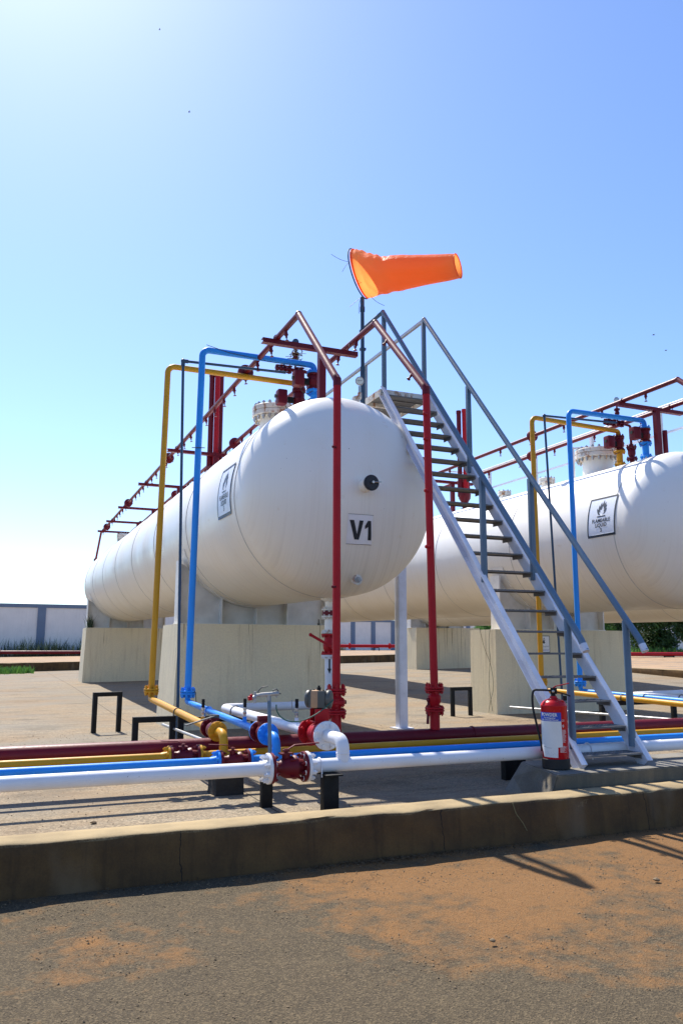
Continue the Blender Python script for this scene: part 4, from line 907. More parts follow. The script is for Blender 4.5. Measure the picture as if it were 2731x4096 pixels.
# ---- pipes of the right tank
def tank2_riser(name, mat, xb, xt, y, zf, ztop, xv, yv, runx, rr_, label, zt0):
    t = thing(name, label, 'pipe', (xb, y, zf), 'coloured risers of the right tank')
    pipe_obj(t, [(runx[1], 4.9, .43), (runx[0], y, .49), (xb, y, .56)] if False else [(runx[1], 4.9, .44), (xb, y, .50), (xb, y, .59)], rr_, M[mat], .07, name='branch_pipe')
    flange_obj(t, (xb, y, zf), Z_, .085, M[mat], .02, 8, .012, .07); flange_obj(t, (xb, y, zf+.025), Z_, .085, M[mat], .02, 8, .012, .07)
    pipe_obj(t, [(xb, y, zf), (xt, y, ztop), (xv, yv, ztop+.0), (xv, yv, 4.47)], .037, M[mat], .09, name='riser_pipe', seg=24)
    flange_obj(t, (xv, yv, 4.465), Z_, .09, M[mat if mat == 'blue' else 'maroon'], .02, 8, .012, .06)
    motor_valve(t, xv, yv, 4.235, 4.45, 1)
    mb = MB(); mb.lathe((xv, yv, 3.90), Z_, [(0, .045), (.10, .045)], 20); mb.obj('tank_nozzle', M['tank'], t)
    flange_obj(t, (xv, yv, 4.01), Z_, .09, M[mat], .025, 8, .012, .06)
    mb = MB(); mb.cyl((xv, yv, 4.02), (xv, yv, 4.20), .05, seg=20); mb.obj('spool_pipe', M[mat], t)
    flange_obj(t, (xv, yv, 4.215), Z_, .095, M[mat], .03, 8, .013, .06)
    ubolt(t, (xb+(runx[1]-xb)*(y-8.0)/(y-4.9), 8.0, .485), Y_, rr_, .06, M['darkgrey'])
    return t
tank2_riser('ochre_riser', 'yellow', 7.222, 7.230, 9.68, .60, 4.56, 9.0, 9.79, (7.2, 7.1), .033, 'ochre yellow riser and run behind the ladder at the right tank', 4.5)
tank2_riser('blue_riser', 'blue', 7.56, 7.575, 9.25, .60, 4.585, 9.0, 9.22, (7.5, 7.5), .031, 'bright blue riser in front of the right tank, right of the ladder foot', 4.5)
t = thing('white_branch_pipe', 'white pipe bending round behind the blue run at the right edge', 'pipe', (7.9, 8.2, .4))
pipe_obj(t, [(7.78, 4.9, .46), (7.72, 8.42, .48), (9.0, 8.47, .49), (9.0, 8.47, 1.6)], .045, M['white'], .10, name='branch_pipe', seg=24); ubolt(t, (7.74, 7.6, .48), Y_, .046, .06)

# conduits (thin pale pipes under the runs)
for lb, a, b_ in (('thin pale conduit lying under the ochre run at left', (1.62, 8.6, .30), (1.60, 6.6, .34)), ('thin pale conduit under the ochre run behind the ladder foot', (6.2, 9.0, .33), (6.9, 6.4, .33))):
    mb = MB(); mb.cyl(a, b_, .013, seg=10); tag(mb.obj('conduit', M['galv']), lb, 'conduit')

# ------------------------------------------------------------------ black supports
def hoop(name, p, q, h, label, w=.055, grp='black steel pipe supports'):
    t = thing(name, label, 'pipe support', ((p[0]+q[0])/2, (p[1]+q[1])/2, zfloor(*p)), grp); z = -.005
    d = (Vector((*q, 0))-Vector((*p, 0))).normalized()
    for a in (p, q):
        mb = MB(); mb.bar((a[0], a[1], z), (a[0], a[1], h-w), w, w, up=(d.x, d.y, 0)); mb.obj('leg', M['black'], t, bevel=.003)
    P0 = Vector((*p, h-w/2))-d*(w/2); P1 = Vector((*q, h-w/2))+d*(w/2); mb = MB(); mb.bar(P0, P1, w, w); mb.obj('crossbar', M['black'], t, bevel=.003)
hoop('pipe_support', (1.19, 11.03), (1.51, 11.10), .51, 'black steel hoop standing alone on the floor at left')
hoop('pipe_support', (6.80, 11.47), (7.15, 11.50), .46, 'black steel hoop in front of the yellowish plinth, right of the grey column')
hoop('pipe_support', (1.245, 8.0), (1.60, 8.0), .435, 'black steel support under the ochre run, left of the blue one')
hoop('pipe_support', (1.68, 8.0), (2.42, 8.0), .42, 'wider black steel support under the blue and white runs')
hoop('pipe_support', (6.85, 8.0), (8.0, 8.0), .45, 'black steel support behind the ladder foot under the right runs')
def foot(x, y, h, label, w=.10, d=.06, z0=-.01):
    t = thing('pipe_support', label, 'pipe support', (x, y, 0), 'short black posts under the pipe row')
    mb = MB(); mb.box2((x-w/2, y-d/2, z0), (x+w/2, y+d/2, h-.012)); mb.obj('post', M['black'], t, bevel=.004)
    mb = MB(); mb.box2((x-w/2-.01, y-.1, h-.010), (x+w/2+.004, y+.12, h)); mb.obj('top_plate', M['black'], t, bevel=.002)
foot(2.13, 5.24, .253, 'black square post under the white pipe right of the red lever valve', .11, .07)
foot(1.78, 5.55, .22, 'small black post behind the left flange of the white pipe', .08, .05)
foot(4.03, 5.9, .246, 'left one of two short black posts under the pipes beside the concrete slab', .11, .07)
foot(4.27, 6.10, .246, 'right one of two short black posts under the pipes beside the concrete slab', .11, .07)
foot(1.66, 6.2, .248, 'black post standing on the tarred block', .10, .08, .13)
foot(-1.6, 5.6, .246, 'black post under the pipes, outside the photo at left'); foot(7.5, 5.7, .246, 'black post under the pipes, outside the photo at right')
mb = MB(); random.seed(11)
n = 5; c0 = Vector((1.655, 6.16, .055))
mb.box((1.655, 6.17, .06), (.22, .20, .14), Matrix.Rotation(.06, 3, 'Z')); me = mb.mesh('tarred_block', M['blackblock'], 0)
bm = bmesh.new(); bm.from_mesh(me); bmesh.ops.subdivide_edges(bm, edges=bm.edges, cuts=6, use_grid_fill=True)
for v_ in bm.verts: v_.co += Vector((wob(v_.co.x, v_.co.y, v_.co.z, 14, .010), wob(v_.co.y, v_.co.z, v_.co.x, 14, .010), wob(v_.co.z, v_.co.x, v_.co.y, 14, .008)))
bm.to_mesh(me); bm.free(); me.shade_smooth(); me.set_sharp_from_angle(angle=radians(40)); o = link('tarred_block', me); tag(o, 'rough black tarred concrete block lying on the floor under the pipes', 'block')

# grey air tap stand
t = thing('tap_stand', 'thin grey standpipe with two small taps, in front of the blue elbow', 'standpipe', (1.83, 5.6, 0))
mb = MB(); mb.tube([(1.83, 5.6, -.01), (1.805, 5.6, .755)], .0135, seg=14); mb.obj('standpipe', M['rail'], t)
mb = MB(); mb.cyl((1.735, 5.6, .76), (1.875, 5.6, .768), .0155, seg=14); mb.tube([(1.745, 5.6, .76), (1.71, 5.6, .757), (1.685, 5.595, .742), (1.665, 5.59, .742)], .012, .02, 12); mb.cyl((1.80, 5.6, .72), (1.80, 5.6, .762), .016, seg=12)
for x in (1.86, 1.70): mb.cyl((x, 5.6, .74), (x, 5.6, .785), .009, seg=8)
mb.cyl((1.695, 5.59, .742), (1.695, 5.59, .705), .012, seg=10); mb.obj('tap_body', M['galv'], t)
mb = MB(); mb.cyl((1.672, 5.59, .742), (1.648, 5.588, .738), .016, seg=12); mb.sphere((1.668, 5.59, .758), .012, seg=8); mb.obj('red_cap', M['red'], t)
mb = MB(); mb.tube([(1.715, 5.59, .778), (1.73, 5.585, .80), (1.745, 5.58, .815), (1.785, 5.57, .822)], .004, .01, 8); mb.tube([(1.875, 5.6, .785), (1.86, 5.6, .80), (1.83, 5.6, .79)], .004, .006, 8); mb.tube([(1.875, 5.6, .768), (1.893, 5.6, .766)], .005, seg=8); mb.obj('tap_lever', M['darkgrey'], t)

# ------------------------------------------------------------------ stair base slab
mb = MB(); top = [(3.73, 4.86), (6.6, 4.86), (6.6, 5.43), (3.89, 5.52)]; bot = [(3.64, 4.855), (6.6, 4.855), (6.6, 5.43), (3.70, 5.50)]
bm = bmesh.new()
vt = [bm.verts.new((x, y, .20)) for x, y in top]; vb = [bm.verts.new((x, y, -.01)) for x, y in bot]
bm.faces.new(vt); bm.faces.new(vb[::-1])
for i in range(4): bm.faces.new((vb[i], vb[(i+1) % 4], vt[(i+1) % 4], vt[i]))
bmesh.ops.bevel(bm, geom=[e for e in bm.edges], offset=.008, segments=2, affect='EDGES')
for _ in range(6):
    ed = [e for e in bm.edges if e.calc_length() > .07]
    if not ed: break
    bmesh.ops.subdivide_edges(bm, edges=ed, cuts=1)
    bmesh.ops.triangulate(bm, faces=[f for f in bm.faces if len(f.verts) > 4])
for v_ in bm.verts:
    e = .008 if v_.co.z > .19 and (v_.co.y < 4.89 or v_.co.x < 3.95) else .003
    v_.co += Vector((wob(v_.co.x, v_.co.y, v_.co.z, 9, e), wob(v_.co.y, v_.co.z, v_.co.x, 9, e), wob(v_.co.z, v_.co.x, v_.co.y, 7, e*.7)))
me = bpy.data.meshes.new('concrete_slab'); bm.to_mesh(me); bm.free(); me.shade_smooth(); me.set_sharp_from_angle(angle=radians(45)); me.materials.append(M['slab'])
tag(link('concrete_slab', me), 'chipped grey concrete slab carrying the foot of the ladder and the extinguisher', 'slab')

# ------------------------------------------------------------------ stair
st = thing('steel_staircase', 'steep steel ladder with open treads and blue-grey handrails leading up to the V1 tank top', 'staircase', (4.4, 5.03, .2))
XL, XR = 4.11, 4.69; s0 = Vector((0, 5.03, .2)); s1 = Vector((0, 8.43, 4.20)); sdv = (s1-s0).normalized(); snv = Vector((0, -sdv.z, sdv.y))
def stringer(x, side):
    mb = MB(); a = Vector((x, s0.y, s0.z-.0)); b_ = Vector((x, s1.y, s1.z)); H = .11; tk = .009; fl = .045
    for off, ww, hh, dx in ((0, tk, H, 0), (H/2-tk/2, fl, tk, side*(fl-tk)/2+side*tk), (-H/2+tk/2, fl, tk, side*(fl-tk)/2+side*tk)):
        c0 = a+snv*off*-1; c1 = b_+snv*off*-1
        mb.bar(c0+Vector((dx, 0, 0)), c1+Vector((dx, 0, 0)), ww, hh, up=tuple(snv))
    return mb.obj('stringer', M['stringer'], st)
stringer(XL-.004, -1); stringer(XR+.004, 1)
def tread_mesh():
    mb = MB(); W2 = (XR-XL)/2-.006; mb.box2((-W2, -.088, -.005), (W2, .088, 0)); mb.box2((-W2, -.088, -.014), (W2, -.082, -.0055)); mb.box2((-W2, .082, -.014), (W2, .088, -.0055))
    random.seed(2)
    for i in range(15):
        for j in range(5):
            x = -W2+.03+i*(2*W2-.06)/14; y = -.072+j*.036; a = pi/4 if (i+j) % 2 else -pi/4; mb.box((x, y, .0012), (.022, .006, .0026), Matrix.Rotation(a, 3, 'Z'))
    for sx in (-1, 1): mb.box2((sx*W2, -.08, -.045), (sx*(W2-.006), .08, -.0055))
    return mb.mesh('tread', M['platgrey'])
tm = tread_mesh(); xm = (XL+XR)/2
for k in range(21):
    o = bpy.data.objects.new('tread', tm); COL.objects.link(o); o.parent = st; o.location = Vector((xm, 5.123+.1630*k, .289+.1910*k))-st.location
def handrail(x, ye, ztop_y, rail_end_y, flat):
    pts = [(x, 4.93, 1.10), (x, 4.975, 1.15), (x, 5.0, 1.16), (x, 8.42, 5.215)]
    mb = MB(); mb.tube([(x, 4.945, 1.075), (x, 5.0, 1.165), (x, 8.42, 5.213)], .0265, .03, 20); mb.obj('handrail', M['rail'], st)
    mb = MB(); mb.tube([(x, 4.945, 1.070), (x, 4.975, 1.125)], .0285, seg=20); mb.obj('rail_end', M['stringer'], st)
    mb = MB(); mb.sphere((x, 8.42, 5.213), .028)
    if flat: mb.obj('rail_joint', M['rail'], st); mb = MB(); mb.bar((x, 8.42, 5.20), (x, rail_end_y, 5.215), .035, .04); mb.obj('platform_rail', M['galv'], st)
    else: mb.tube([(x, 8.42, 5.213), (x, rail_end_y, 5.215)], .024, seg=16); mb.obj('platform_rail', M['thin'], st)
handrail(XL, 0, 0, 9.05, False); handrail(XR, 0, 0, 12.6, True)
def zrail(y): return 1.165+(y-5.0)*(5.213-1.165)/3.42
def zstr(y): return .2+(y-5.03)*4.0/3.40
for x, y, sq in ((XL, 5.15, 0), (XL, 6.31, 1), (XL, 8.40, 1), (XR, 5.145, 0), (XR, 6.345, 1), (XR, 7.43, 1), (XR, 8.44, 1)):
    mb = MB(); z0, z1 = zstr(y)-.01, zrail(y)-.02; 
    if sq: mb.box2((x-.023, y-.023, z0), (x+.023, y+.023, z1))
    else: mb.cyl((x, y, z0), (x, y, z1), .0285, seg=20)
    mb.obj('rail_post', M['rail'], st, bevel=.002 if sq else 0)
for y in (10.2, 12.5):
    mb = MB(); mb.box2((XR-.02, y-.02, 4.2), (XR+.02, y+.02, 5.19)); mb.obj('rail_post', M['galv'], st)
mb = MB(); mb.box2((XL-.03, 8.47, 4.19), (XR+.04, 10.4, 4.205)); mb.obj('platform_deck', M['platgrey'], st)
mb = MB(); mb.box2((XL-.04, 8.43, 4.13), (XR+.05, 8.438, 4.215)); mb.box2((XL-.04, 8.438, 4.13), (XL-.032, 10.4, 4.215)); mb.box2((XR+.042, 8.438, 4.13), (XR+.05, 10.4, 4.215))
for y in (8.9, 9.5, 10.1): mb.box2((XL-.03, y, 4.14), (XR+.04, y+.04, 4.188))
mb.obj('platform_frame', M['rustwhite'], st)
mb = MB(); mb.box2((XL-.03, 10.03, 4.02), (5.22, 10.09, 4.12)); mb.obj('platform_beam', M['stringer'], st)
# column
t = thing('steel_column', 'tall pale grey steel column standing on the floor between the two tanks', 'column', (5.15, 10.06, 0))
mb = MB(); mb.box2((5.09, 10.0, 0), (5.098, 10.12, 4.02)); mb.box2((5.212, 10.0, 0), (5.22, 10.12, 4.02)); mb.box2((5.099, 9.995, 0), (5.211, 10.003, 4.02)); mb.box2((5.099, 10.112, 0), (5.211, 10.12, 4.02)); mb.obj('column_shaft', M['stringer'], t, bevel=.003)
mb = MB(); mb.box2((5.03, 9.94, 0), (5.28, 10.18, .014)); mb.obj('base_plate', M['stringer'], t)

# catwalk rail of the right tank
t = thing('catwalk_rail', 'white guard rail with posts and mid rail along the top of the right tank', 'railing', (10.27, 12, 4))
mb = MB(); mb.tube([(10.27, 8.4, 5.20), (10.27, 16.1, 5.23)], .022, seg=12); mb.tube([(10.27, 16.1, 5.23), (9.4, 16.1, 5.24)], .018, seg=12); mb.obj('top_rail', M['white'], t)
mb = MB(); mb.bar((10.27, 8.4, 4.725), (10.27, 16.1, 4.76), .012, .04); mb.bar((9.4, 16.1, 4.76), (10.27, 16.1, 4.76), .012, .04); mb.obj('mid_rail', M['white'], t)
for y in (8.43, 10.15, 11.9, 13.68, 15.43):
    mb = MB(); mb.box2((10.24, y-.03, 3.95), (10.30, y+.03, 5.2)); mb.obj('post', M['white'], t)
mb = MB(); mb.box2((9.55, 8.4, 3.93), (10.32, 16.2, 3.98)); mb.box2((9.5, 9.2, 3.6), (9.56, 9.3, 3.93)); mb.box2((9.5, 13.2, 3.6), (9.56, 13.3, 3.93)); mb.box2((9.3, 15.3, 4.1), (9.9, 16.1, 4.14)); mb.obj('walkway', M['stringer'], t)

# ------------------------------------------------------------------ windsock
ws = thing('windsock', 'orange fabric windsock blowing to the right on a thin dark pole above the tank', 'windsock', (3.94, 8.65, 3.9))
mb = MB(); mb.cyl((3.938, 8.65, 3.62), (3.936, 8.65, 4.55), .030, seg=14); mb.cyl((3.936, 8.65, 4.55), (3.934, 8.65, 5.30), .024, seg=14); mb.cyl((3.934, 8.65, 5.28), (3.934, 8.65, 5.34), .032, seg=14); mb.cyl((3.934, 8.65, 5.3), (3.934, 8.65, 5.47), .026, seg=14)
mb.box((3.938, 8.65, 3.98), (.10, .04, .03)); mb.box((3.938, 8.65, 4.78), (.07, .05, .03)); mb.box((3.937, 8.65, 5.02), (.07, .05, .03)); mb.obj('pole', M['thin'], ws)
SEC = [((3.87, 8.732, 6.126), (3.982, 8.685, 5.506)), ((3.952, 8.643, 6.094), (4.088, 8.586, 5.507)), ((4.046, 8.517, 6.016), (4.17, 8.464, 5.499)), ((4.131, 8.416, 5.938), (4.269, 8.357, 5.5)), ((4.221, 8.313, 5.931), (4.367, 8.251, 5.501)), ((4.399, 8.129, 5.885), (4.518, 8.079, 5.5)), ((4.587, 7.919, 5.829), (4.679, 7.88, 5.494)), ((4.77, 7.734, 5.783), (4.793, 7.724, 5.491))]
def lerp(a, b_, t): return a+(b_-a)*t
cen = [(Vector(a)+Vector(b_))/2 for a, b_ in SEC]; upv_ = [(Vector(a)-Vector(b_))/2 for a, b_ in SEC]
def crx(L, t):
    i = min(int(t), len(L)-2); f = t-i; p0 = L[max(i-1, 0)]; p1 = L[i]; p2 = L[i+1]; p3 = L[min(i+2, len(L)-1)]
    return p1*1.0+(p2-p0)*.5*f+(p0*2-p1*5+p2*4-p3)*.5*f*f+(p3-p0+(p1-p2)*3)*.5*f**3
mb = MB(); NS, NK = 56, 64; rings = []
for i in range(NS+1):
    t_ = (len(SEC)-1)*i/NS; c = crx(cen, t_); u = crx(upv_, t_); c2 = crx(cen, min(t_+.05, len(SEC)-1)); c1 = crx(cen, max(t_-.05, 0)); d = (c2-c1).normalized(); s = d.cross(u).normalized()*u.length
    for k in range(NK):
        a = 2*pi*k/NK; rr2 = 1+noise.noise(Vector((i*.16, cos(a)*1.4, sin(a)*1.4)))*.045*min(1, i/4)*(1.4 if i < 30 else .6)
        fold = .035*sin(i*1.15+a*3)*max(0, sin(a))**3*(1 if 3 < i < 30 else .2)
        mb.v.append(tuple(c+(u*sin(a)+s*cos(a))*(rr2+fold)))
for i in range(NS):
    for k in range(NK): mb.f.append((i*NK+k, i*NK+(k+1) % NK, (i+1)*NK+(k+1) % NK, (i+1)*NK+k))
me = bpy.data.meshes.new('fabric_sleeve'); me.from_pydata(mb.v, [], mb.f); me.shade_smooth(); me.materials.append(M['sock']); link('fabric_sleeve', me, ws)
def hoop_ring(t_, r, grow, mat, name, off=0):
    c = crx(cen, t_)+Vector((off*-.7, off*.7, 0)); u = crx(upv_, t_); c2 = crx(cen, min(t_+.05, 7)); c1 = crx(cen, max(t_-.05, 0)); d = (c2-c1).normalized(); s = d.cross(u).normalized()*u.length
    mb = MB(); n = 48
    mb.tube([c+(u*sin(2*pi*k/n)+s*cos(2*pi*k/n))*grow for k in range(n+1)], r, seg=8, cap=False); return mb.obj(name, mat, ws)
hoop_ring(0, .008, 1.03, M['black'], 'mouth_ring', .016); hoop_ring(7, .007, 1.0, M['sock'], 'end_hem'); hoop_ring(.12, .010, 1.0, M['sock'], 'mouth_hem')
mb = MB()
for a, b_, c in (((3.80, 8.80, 6.0), (3.70, 8.83, 6.01), (3.60, 8.88, 6.10)), ((3.82, 8.8, 6.0), (3.78, 8.84, 5.96), (3.75, 8.87, 5.88)), ((3.95, 8.68, 5.50), (3.86, 8.72, 5.42), (3.80, 8.75, 5.36)), ((3.93, 8.68, 5.48), (3.90, 8.7, 5.38), (3.91, 8.7, 5.27)), ((4.04, 8.62, 5.49), (4.09, 8.58, 5.40), (4.18, 8.52, 5.35))):
    mb.tube([bez([Vector(a), Vector(b_), Vector(c)], k/6) for k in range(7)], .0028, seg=5)
mb.obj('tie_cords', M['wire'], ws)

# ------------------------------------------------------------------ fire extinguisher
EX, EY, EZ = 3.915, 5.11, .205; ER = .098
fx = thing('fire_extinguisher', 'red powder fire extinguisher with white and blue label standing on the slab', 'fire extinguisher', (EX, EY, EZ))
mb = MB(); mb.lathe((EX, EY, EZ), Z_, [(0, .098), (.004, .103), (.070, .103), (.074, .100)], 48); mb.obj('base_skirt', M['rubber'], fx)
mb = MB(); mb.lathe((EX, EY, EZ), Z_, [(.06, .09), (.065, ER), (.455, ER), (.458, ER+.0012), (.462, ER+.0012), (.465, ER-.001), (.478, ER-.008), (.492, .078), (.503, .055), (.512, .034), (.52, .026), (.53, .024)], 64); body = mb.obj('cylinder_body', M['extred'], fx, smooth=60)
vd = Vector((-EX, -EY, 0)).normalized(); va0 = atan2(vd.y, vd.x)   # direction towards the camera
def EF(d):
    def f(u, v):
        a = va0+u/ER; return Vector((EX+(ER+d)*cos(a), EY+(ER+d)*sin(a), EZ+v))
    return f
def deg(a): return radians(a)*ER
def xr(a0, a1, z0, z1): return [[(deg(a0), z0), (deg(a1), z0), (deg(a1), z1), (deg(a0), z1)]]
# the viewer's right is +u here? (u grows anticlockwise seen from above = towards the viewer's right)
lab = link('label', drape(poly_mesh([[(deg(-78), .172), (deg(-78), .349), (deg(30), .349), (deg(33), .175), (deg(31), .163), (deg(12), .160), (deg(10), .086), (deg(-56), .088), (deg(-62), .12)]]), EF(.0008), .008, M['labelwhite']), fx)
link('label_band', drape(poly_mesh(xr(-80, 30, .349, .413)), EF(.0010), .008, M['labelblue']), fx)
def tx(s, size, a, z, mat, off=.001, sh=0, align='CENTER', xs=1.0, sp=1.0, d=.0018, name='lettering', cell=.006):
    return link(name, text_mesh(s, size, mat, off, cell, lambda u, v: EF(d)(u+deg(a), v+z), align, sh, name, sp, xs), fx)
tx('POWDER', .033, -25, .385, M['labelwhite'], .0012, xs=.88, sp=1.06); tx('Fire Extinguisher', .0135, -22, .369, M['labelwhite'], .0004, .25); tx('Dry Chemical Powder', .0150, -22, .354, M['labelwhite'], .0004, .25)
tx('C E', .020, 38, .348, M['labelwhite'], .0004, xs=.8); 
mb_ = []; random.seed(5)
for (a0, a1, z0, z1, n) in ((32, 56, .19, .285, 18), (20, 56, .12, .168, 10)):
    for k in range(n):
        z = z1-(z1-z0)*k/n; e = random.uniform(.55, 1); mb_ += xr(a0, a0+(a1-a0)*e, z, z+.0018)
link('small_print', drape(poly_mesh(mb_), EF(.0012), .006, M['labelwhite']), fx)
mb_ = [[(deg(39)+.0075*cos(2*pi*k/20), .315+.010*sin(2*pi*k/20)) for k in range(20)]]
link('round_mark', drape(poly_mesh(mb_), EF(.0011), .006, M['labelwhite']), fx)
link('round_mark', drape(poly_mesh([[(deg(39)+.0035*cos(2*pi*k/16), .315+.005*sin(2*pi*k/16)) for k in range(16)]]), EF(.0016), .006, M['extred']), fx)
mb_ = []
for k in range(16): a = random.uniform(-48, 4); z = random.uniform(.105, .13); mb_ += xr(a, a+1.3, z, z+.0015)
mb_ += xr(-55, -48, .160, .163)+xr(-45, -42, .158, .163)+xr(-40, -15, .154, .1555)
link('label_print', drape(poly_mesh(mb_), EF(.0014), .006, M['ink']), fx)
rgt = Vector((vd.y*-1, vd.x, 0))  # viewer's right
rgt = Vector((cos(va0+pi/2), sin(va0+pi/2), 0))
C0 = Vector((EX, EY, EZ))
mb = MB(); mb.cyl(C0+Z_*.525, C0+Z_*.575, .017, seg=16); mb.box(C0+Z_*.568+rgt*.004, (.05, .03, .045), Matrix.Rotation(va0+pi/2, 3, 'Z')); mb.bar(C0+rgt*.01+Z_*.565, C0+rgt*.095+Z_*.542, .022, .010); mb.bar(C0+rgt*.09+Z_*.545, C0+rgt*.125+Z_*.530, .022, .010); mb.box(C0+rgt*.085+Z_*.515, (.024, .02, .035)); mb.obj('valve_head', M['black'], fx, bevel=.002)
mb = MB(); mb.bar(C0-rgt*.012+Z_*.580, C0+rgt*.022+Z_*.603, .020, .010); mb.bar(C0+rgt*.018+Z_*.602, C0+rgt*.120+Z_*.626, .022, .007); mb.obj('squeeze_lever', M['red'], fx, bevel=.001)
mb = MB(); mb.lathe(C0+vd*.015+Z_*.565, vd, [(0, .010), (.012, .010), (.014, .007)], 20); mb.obj('pressure_dial', M['chrome'], fx)
mb = MB(); hp_ = [C0+rgt*-.02+Z_*.570, C0+rgt*-.10+Z_*.573, C0+rgt*-.148+Z_*.56, C0+rgt*-.155+Z_*.45, C0+rgt*-.128+Z_*.30, C0+rgt*-.104+Z_*.18, C0+rgt*-.10+Z_*.12]
mb.tube([crx(hp_, (len(hp_)-1)*k/40) for k in range(41)], .0085, seg=12); mb.obj('hose', M['rubber'], fx)

# ------------------------------------------------------------------ notice on the right plinth
sg = thing('notice_board', 'small white notice with a phone symbol and Urdu writing on the yellowish plinth', 'sign', (8.64, 11.46, 1.0))
Ys = 11.465
def NF(d): return lambda u, v: Vector((8.645+u, Ys-.012-d, 1.155+v))
mb = MB(); mb.box2((8.545, Ys-.012, 1.01), (8.745, Ys+.02, 1.30)); mb.obj('board', M['darkgrey'], sg)
def nrect(x0, x1, y0, y1): return [[(x0, y0), (x1, y0), (x1, y1), (x0, y1)]]
link('board_face', drape(poly_mesh(nrect(-.090, .090, -.132, .134)), NF(.001), None, M['signgrey']), sg)
ph = [(-.035, .10), (-.005, .11), (.0, .06), (-.012, .045), (.006, .03), (-.012, .010), (-.038, .012), (-.05, .03), (-.042, .05)]
link('phone_symbol', drape(poly_mesh([ph]), NF(.002), None, M['ink']), sg)
link('phone_symbol', drape(poly_mesh(nrect(-.030, -.012, .062, .098)), NF(.003), None, M['signgrey']), sg)
pl = []
random.seed(8)
for k in range(9):
    x = .075-k*.018; h = random.uniform(.006, .022); pl += [[(x, -.040), (x-.016, -.046), (x-.016, -.050), (x, -.046)]]; pl += nrect(x-.003, x, -.046, -.040+h)
for k in range(5): x = .07-k*.03; pl += nrect(x-.004, x, -.030+.01*(k % 2), -.026+.01*(k % 2)); pl += nrect(x-.012, x-.008, -.060, -.056)
pl += nrect(-.085, .085, -.086, -.083)
link('urdu_writing', drape(poly_mesh(pl), NF(.002), None, M['ink']), sg)
pl = []
for k in range(11): pl += nrect(-.072+k*.013, -.063+k*.013, -.108, -.098)
link('small_print', drape(poly_mesh(pl), NF(.002), None, M['labelblue']), sg)
# loose wires on that plinth
for lb, pts in (('thin dark wire hanging down the left side of the yellowish plinth', [(7.655, 11.62, 1.43), (7.64, 11.65, 1.2), (7.62, 11.60, .9), (7.60, 11.62, .5), (7.64, 11.6, .05)]), ('thin dark wire curving down the end face of the yellowish plinth', [(7.655, 11.95, 1.42), (7.64, 11.80, 1.1), (7.63, 11.6, .8), (7.625, 11.53, .45), (7.62, 11.62, .22), (7.60, 11.66, .02)])):
    mb = MB(); P = [Vector(p) for p in pts]; mb.tube([crx(P, (len(P)-1)*k/24) for k in range(25)], .0035, seg=6); tag(mb.obj('loose_wire', M['wire']), lb, 'wire')
mb = MB(); mb.cyl((4.28, 10.98, 1.41), (4.28, 10.98, 1.44), .022, seg=8); mb.cyl((4.28, 10.98, 1.44), (4.28, 10.98, 1.50), .010, seg=8); tag(mb.obj('anchor_bolt', M['darkgrey']), 'dark anchor bolt standing on the brown-streaked plinth', 'bolt')

# ------------------------------------------------------------------ far red pipes on stands
def ground_pipe(a, b_, r, n, label, mat='red'):
    t = thing('ground_pipe', label, 'pipe', a, 'red pipes along the yard edge'); a = Vector(a); b_ = Vector(b_)
    pipe_obj(t, [a, b_], r, M[mat], name='pipe', seg=12); d = (b_-a)
    for k in range(n):
        p = a+d*(k+.5)/n; mb = MB(); zg = zterr(p.x, p.y); e = d.normalized(); h = p.z-r
        for s_ in (-.3, .3): mb.box2((p.x+e.x*s_-.03, p.y+e.y*s_-.03, zg-.02), (p.x+e.x*s_+.03, p.y+e.y*s_+.03, h-.05))
        mb.bar(Vector((p.x, p.y, h-.025))-e*.33, Vector((p.x, p.y, h-.025))+e*.33, .06, .05); mb.obj('pipe_stand', M['black'], t)
        mb = MB(); mb.flange(p+e*1.5, e, r*1.9, .06, 6, .03, .12); mb.obj('flange', M[mat], t)
    return t
ground_pipe((-18, 55.0, .72), (15, 55.0, .72), .11, 5, 'dark red pipe low along the weeds below the left wall', 'maroon')
ground_pipe((24, 74.0, 1.22), (64, 74.0, 1.16), .16, 9, 'thin red pipe on black stands in front of the distant pale wall')
ground_pipe((27, 31.2, .78), (60, 31.2, .78), .095, 4, 'bright red pipe in front of the hedge at the right edge')

# ------------------------------------------------------------------ plants
def blades(name, mat, pts, hmin, hmax, wd, label, cat, lean=.35, zf=zterr, kind='stuff', seed=1):
    random.seed(seed); mb = MB()
    for (x, y) in pts:
        z = zf(x, y)-.01; h = random.uniform(hmin, hmax)*(.6+.4*random.random()); a = random.uniform(0, 2*pi); ln = random.uniform(0, lean)*h; dx, dy = cos(a)*ln, sin(a)*ln; w_ = wd*random.uniform(.6, 1.2); b_ = random.uniform(0, 2*pi); wx_, wy_ = cos(b_)*w_, sin(b_)*w_
        o = len(mb.v)
        mb.v += [(x-wx_, y-wy_, z), (x+wx_, y+wy_, z), (x+dx*.4+wx_*.8, y+dy*.4+wy_*.8, z+h*.55), (x+dx*.4-wx_*.8, y+dy*.4-wy_*.8, z+h*.55), (x+dx, y+dy, z+h*.95)]
        mb.f += [(o, o+1, o+2, o+3), (o+3, o+2, o+4)]
    me = bpy.data.meshes.new(name); me.from_pydata(mb.v, [], mb.f); me.materials.append(mat); o = link(name, me)
    o['label'] = label; o['category'] = cat
    if kind: o['kind'] = kind
    return o
random.seed(21); pts = []
for k in range(4200):
    x = random.uniform(-10, 7.5); 
    dens = noise.noise(Vector((x*.55, 2.3, 0)))+.35
    if random.random() < max(.06, dens*1.6): pts.append((x, random.uniform(55.3, 57.6)))
blades('weeds', M['weed'], pts, .4, 1.55, .02, 'tall dark green weeds growing along the foot of the left wall', 'weeds', .5)
pts = []
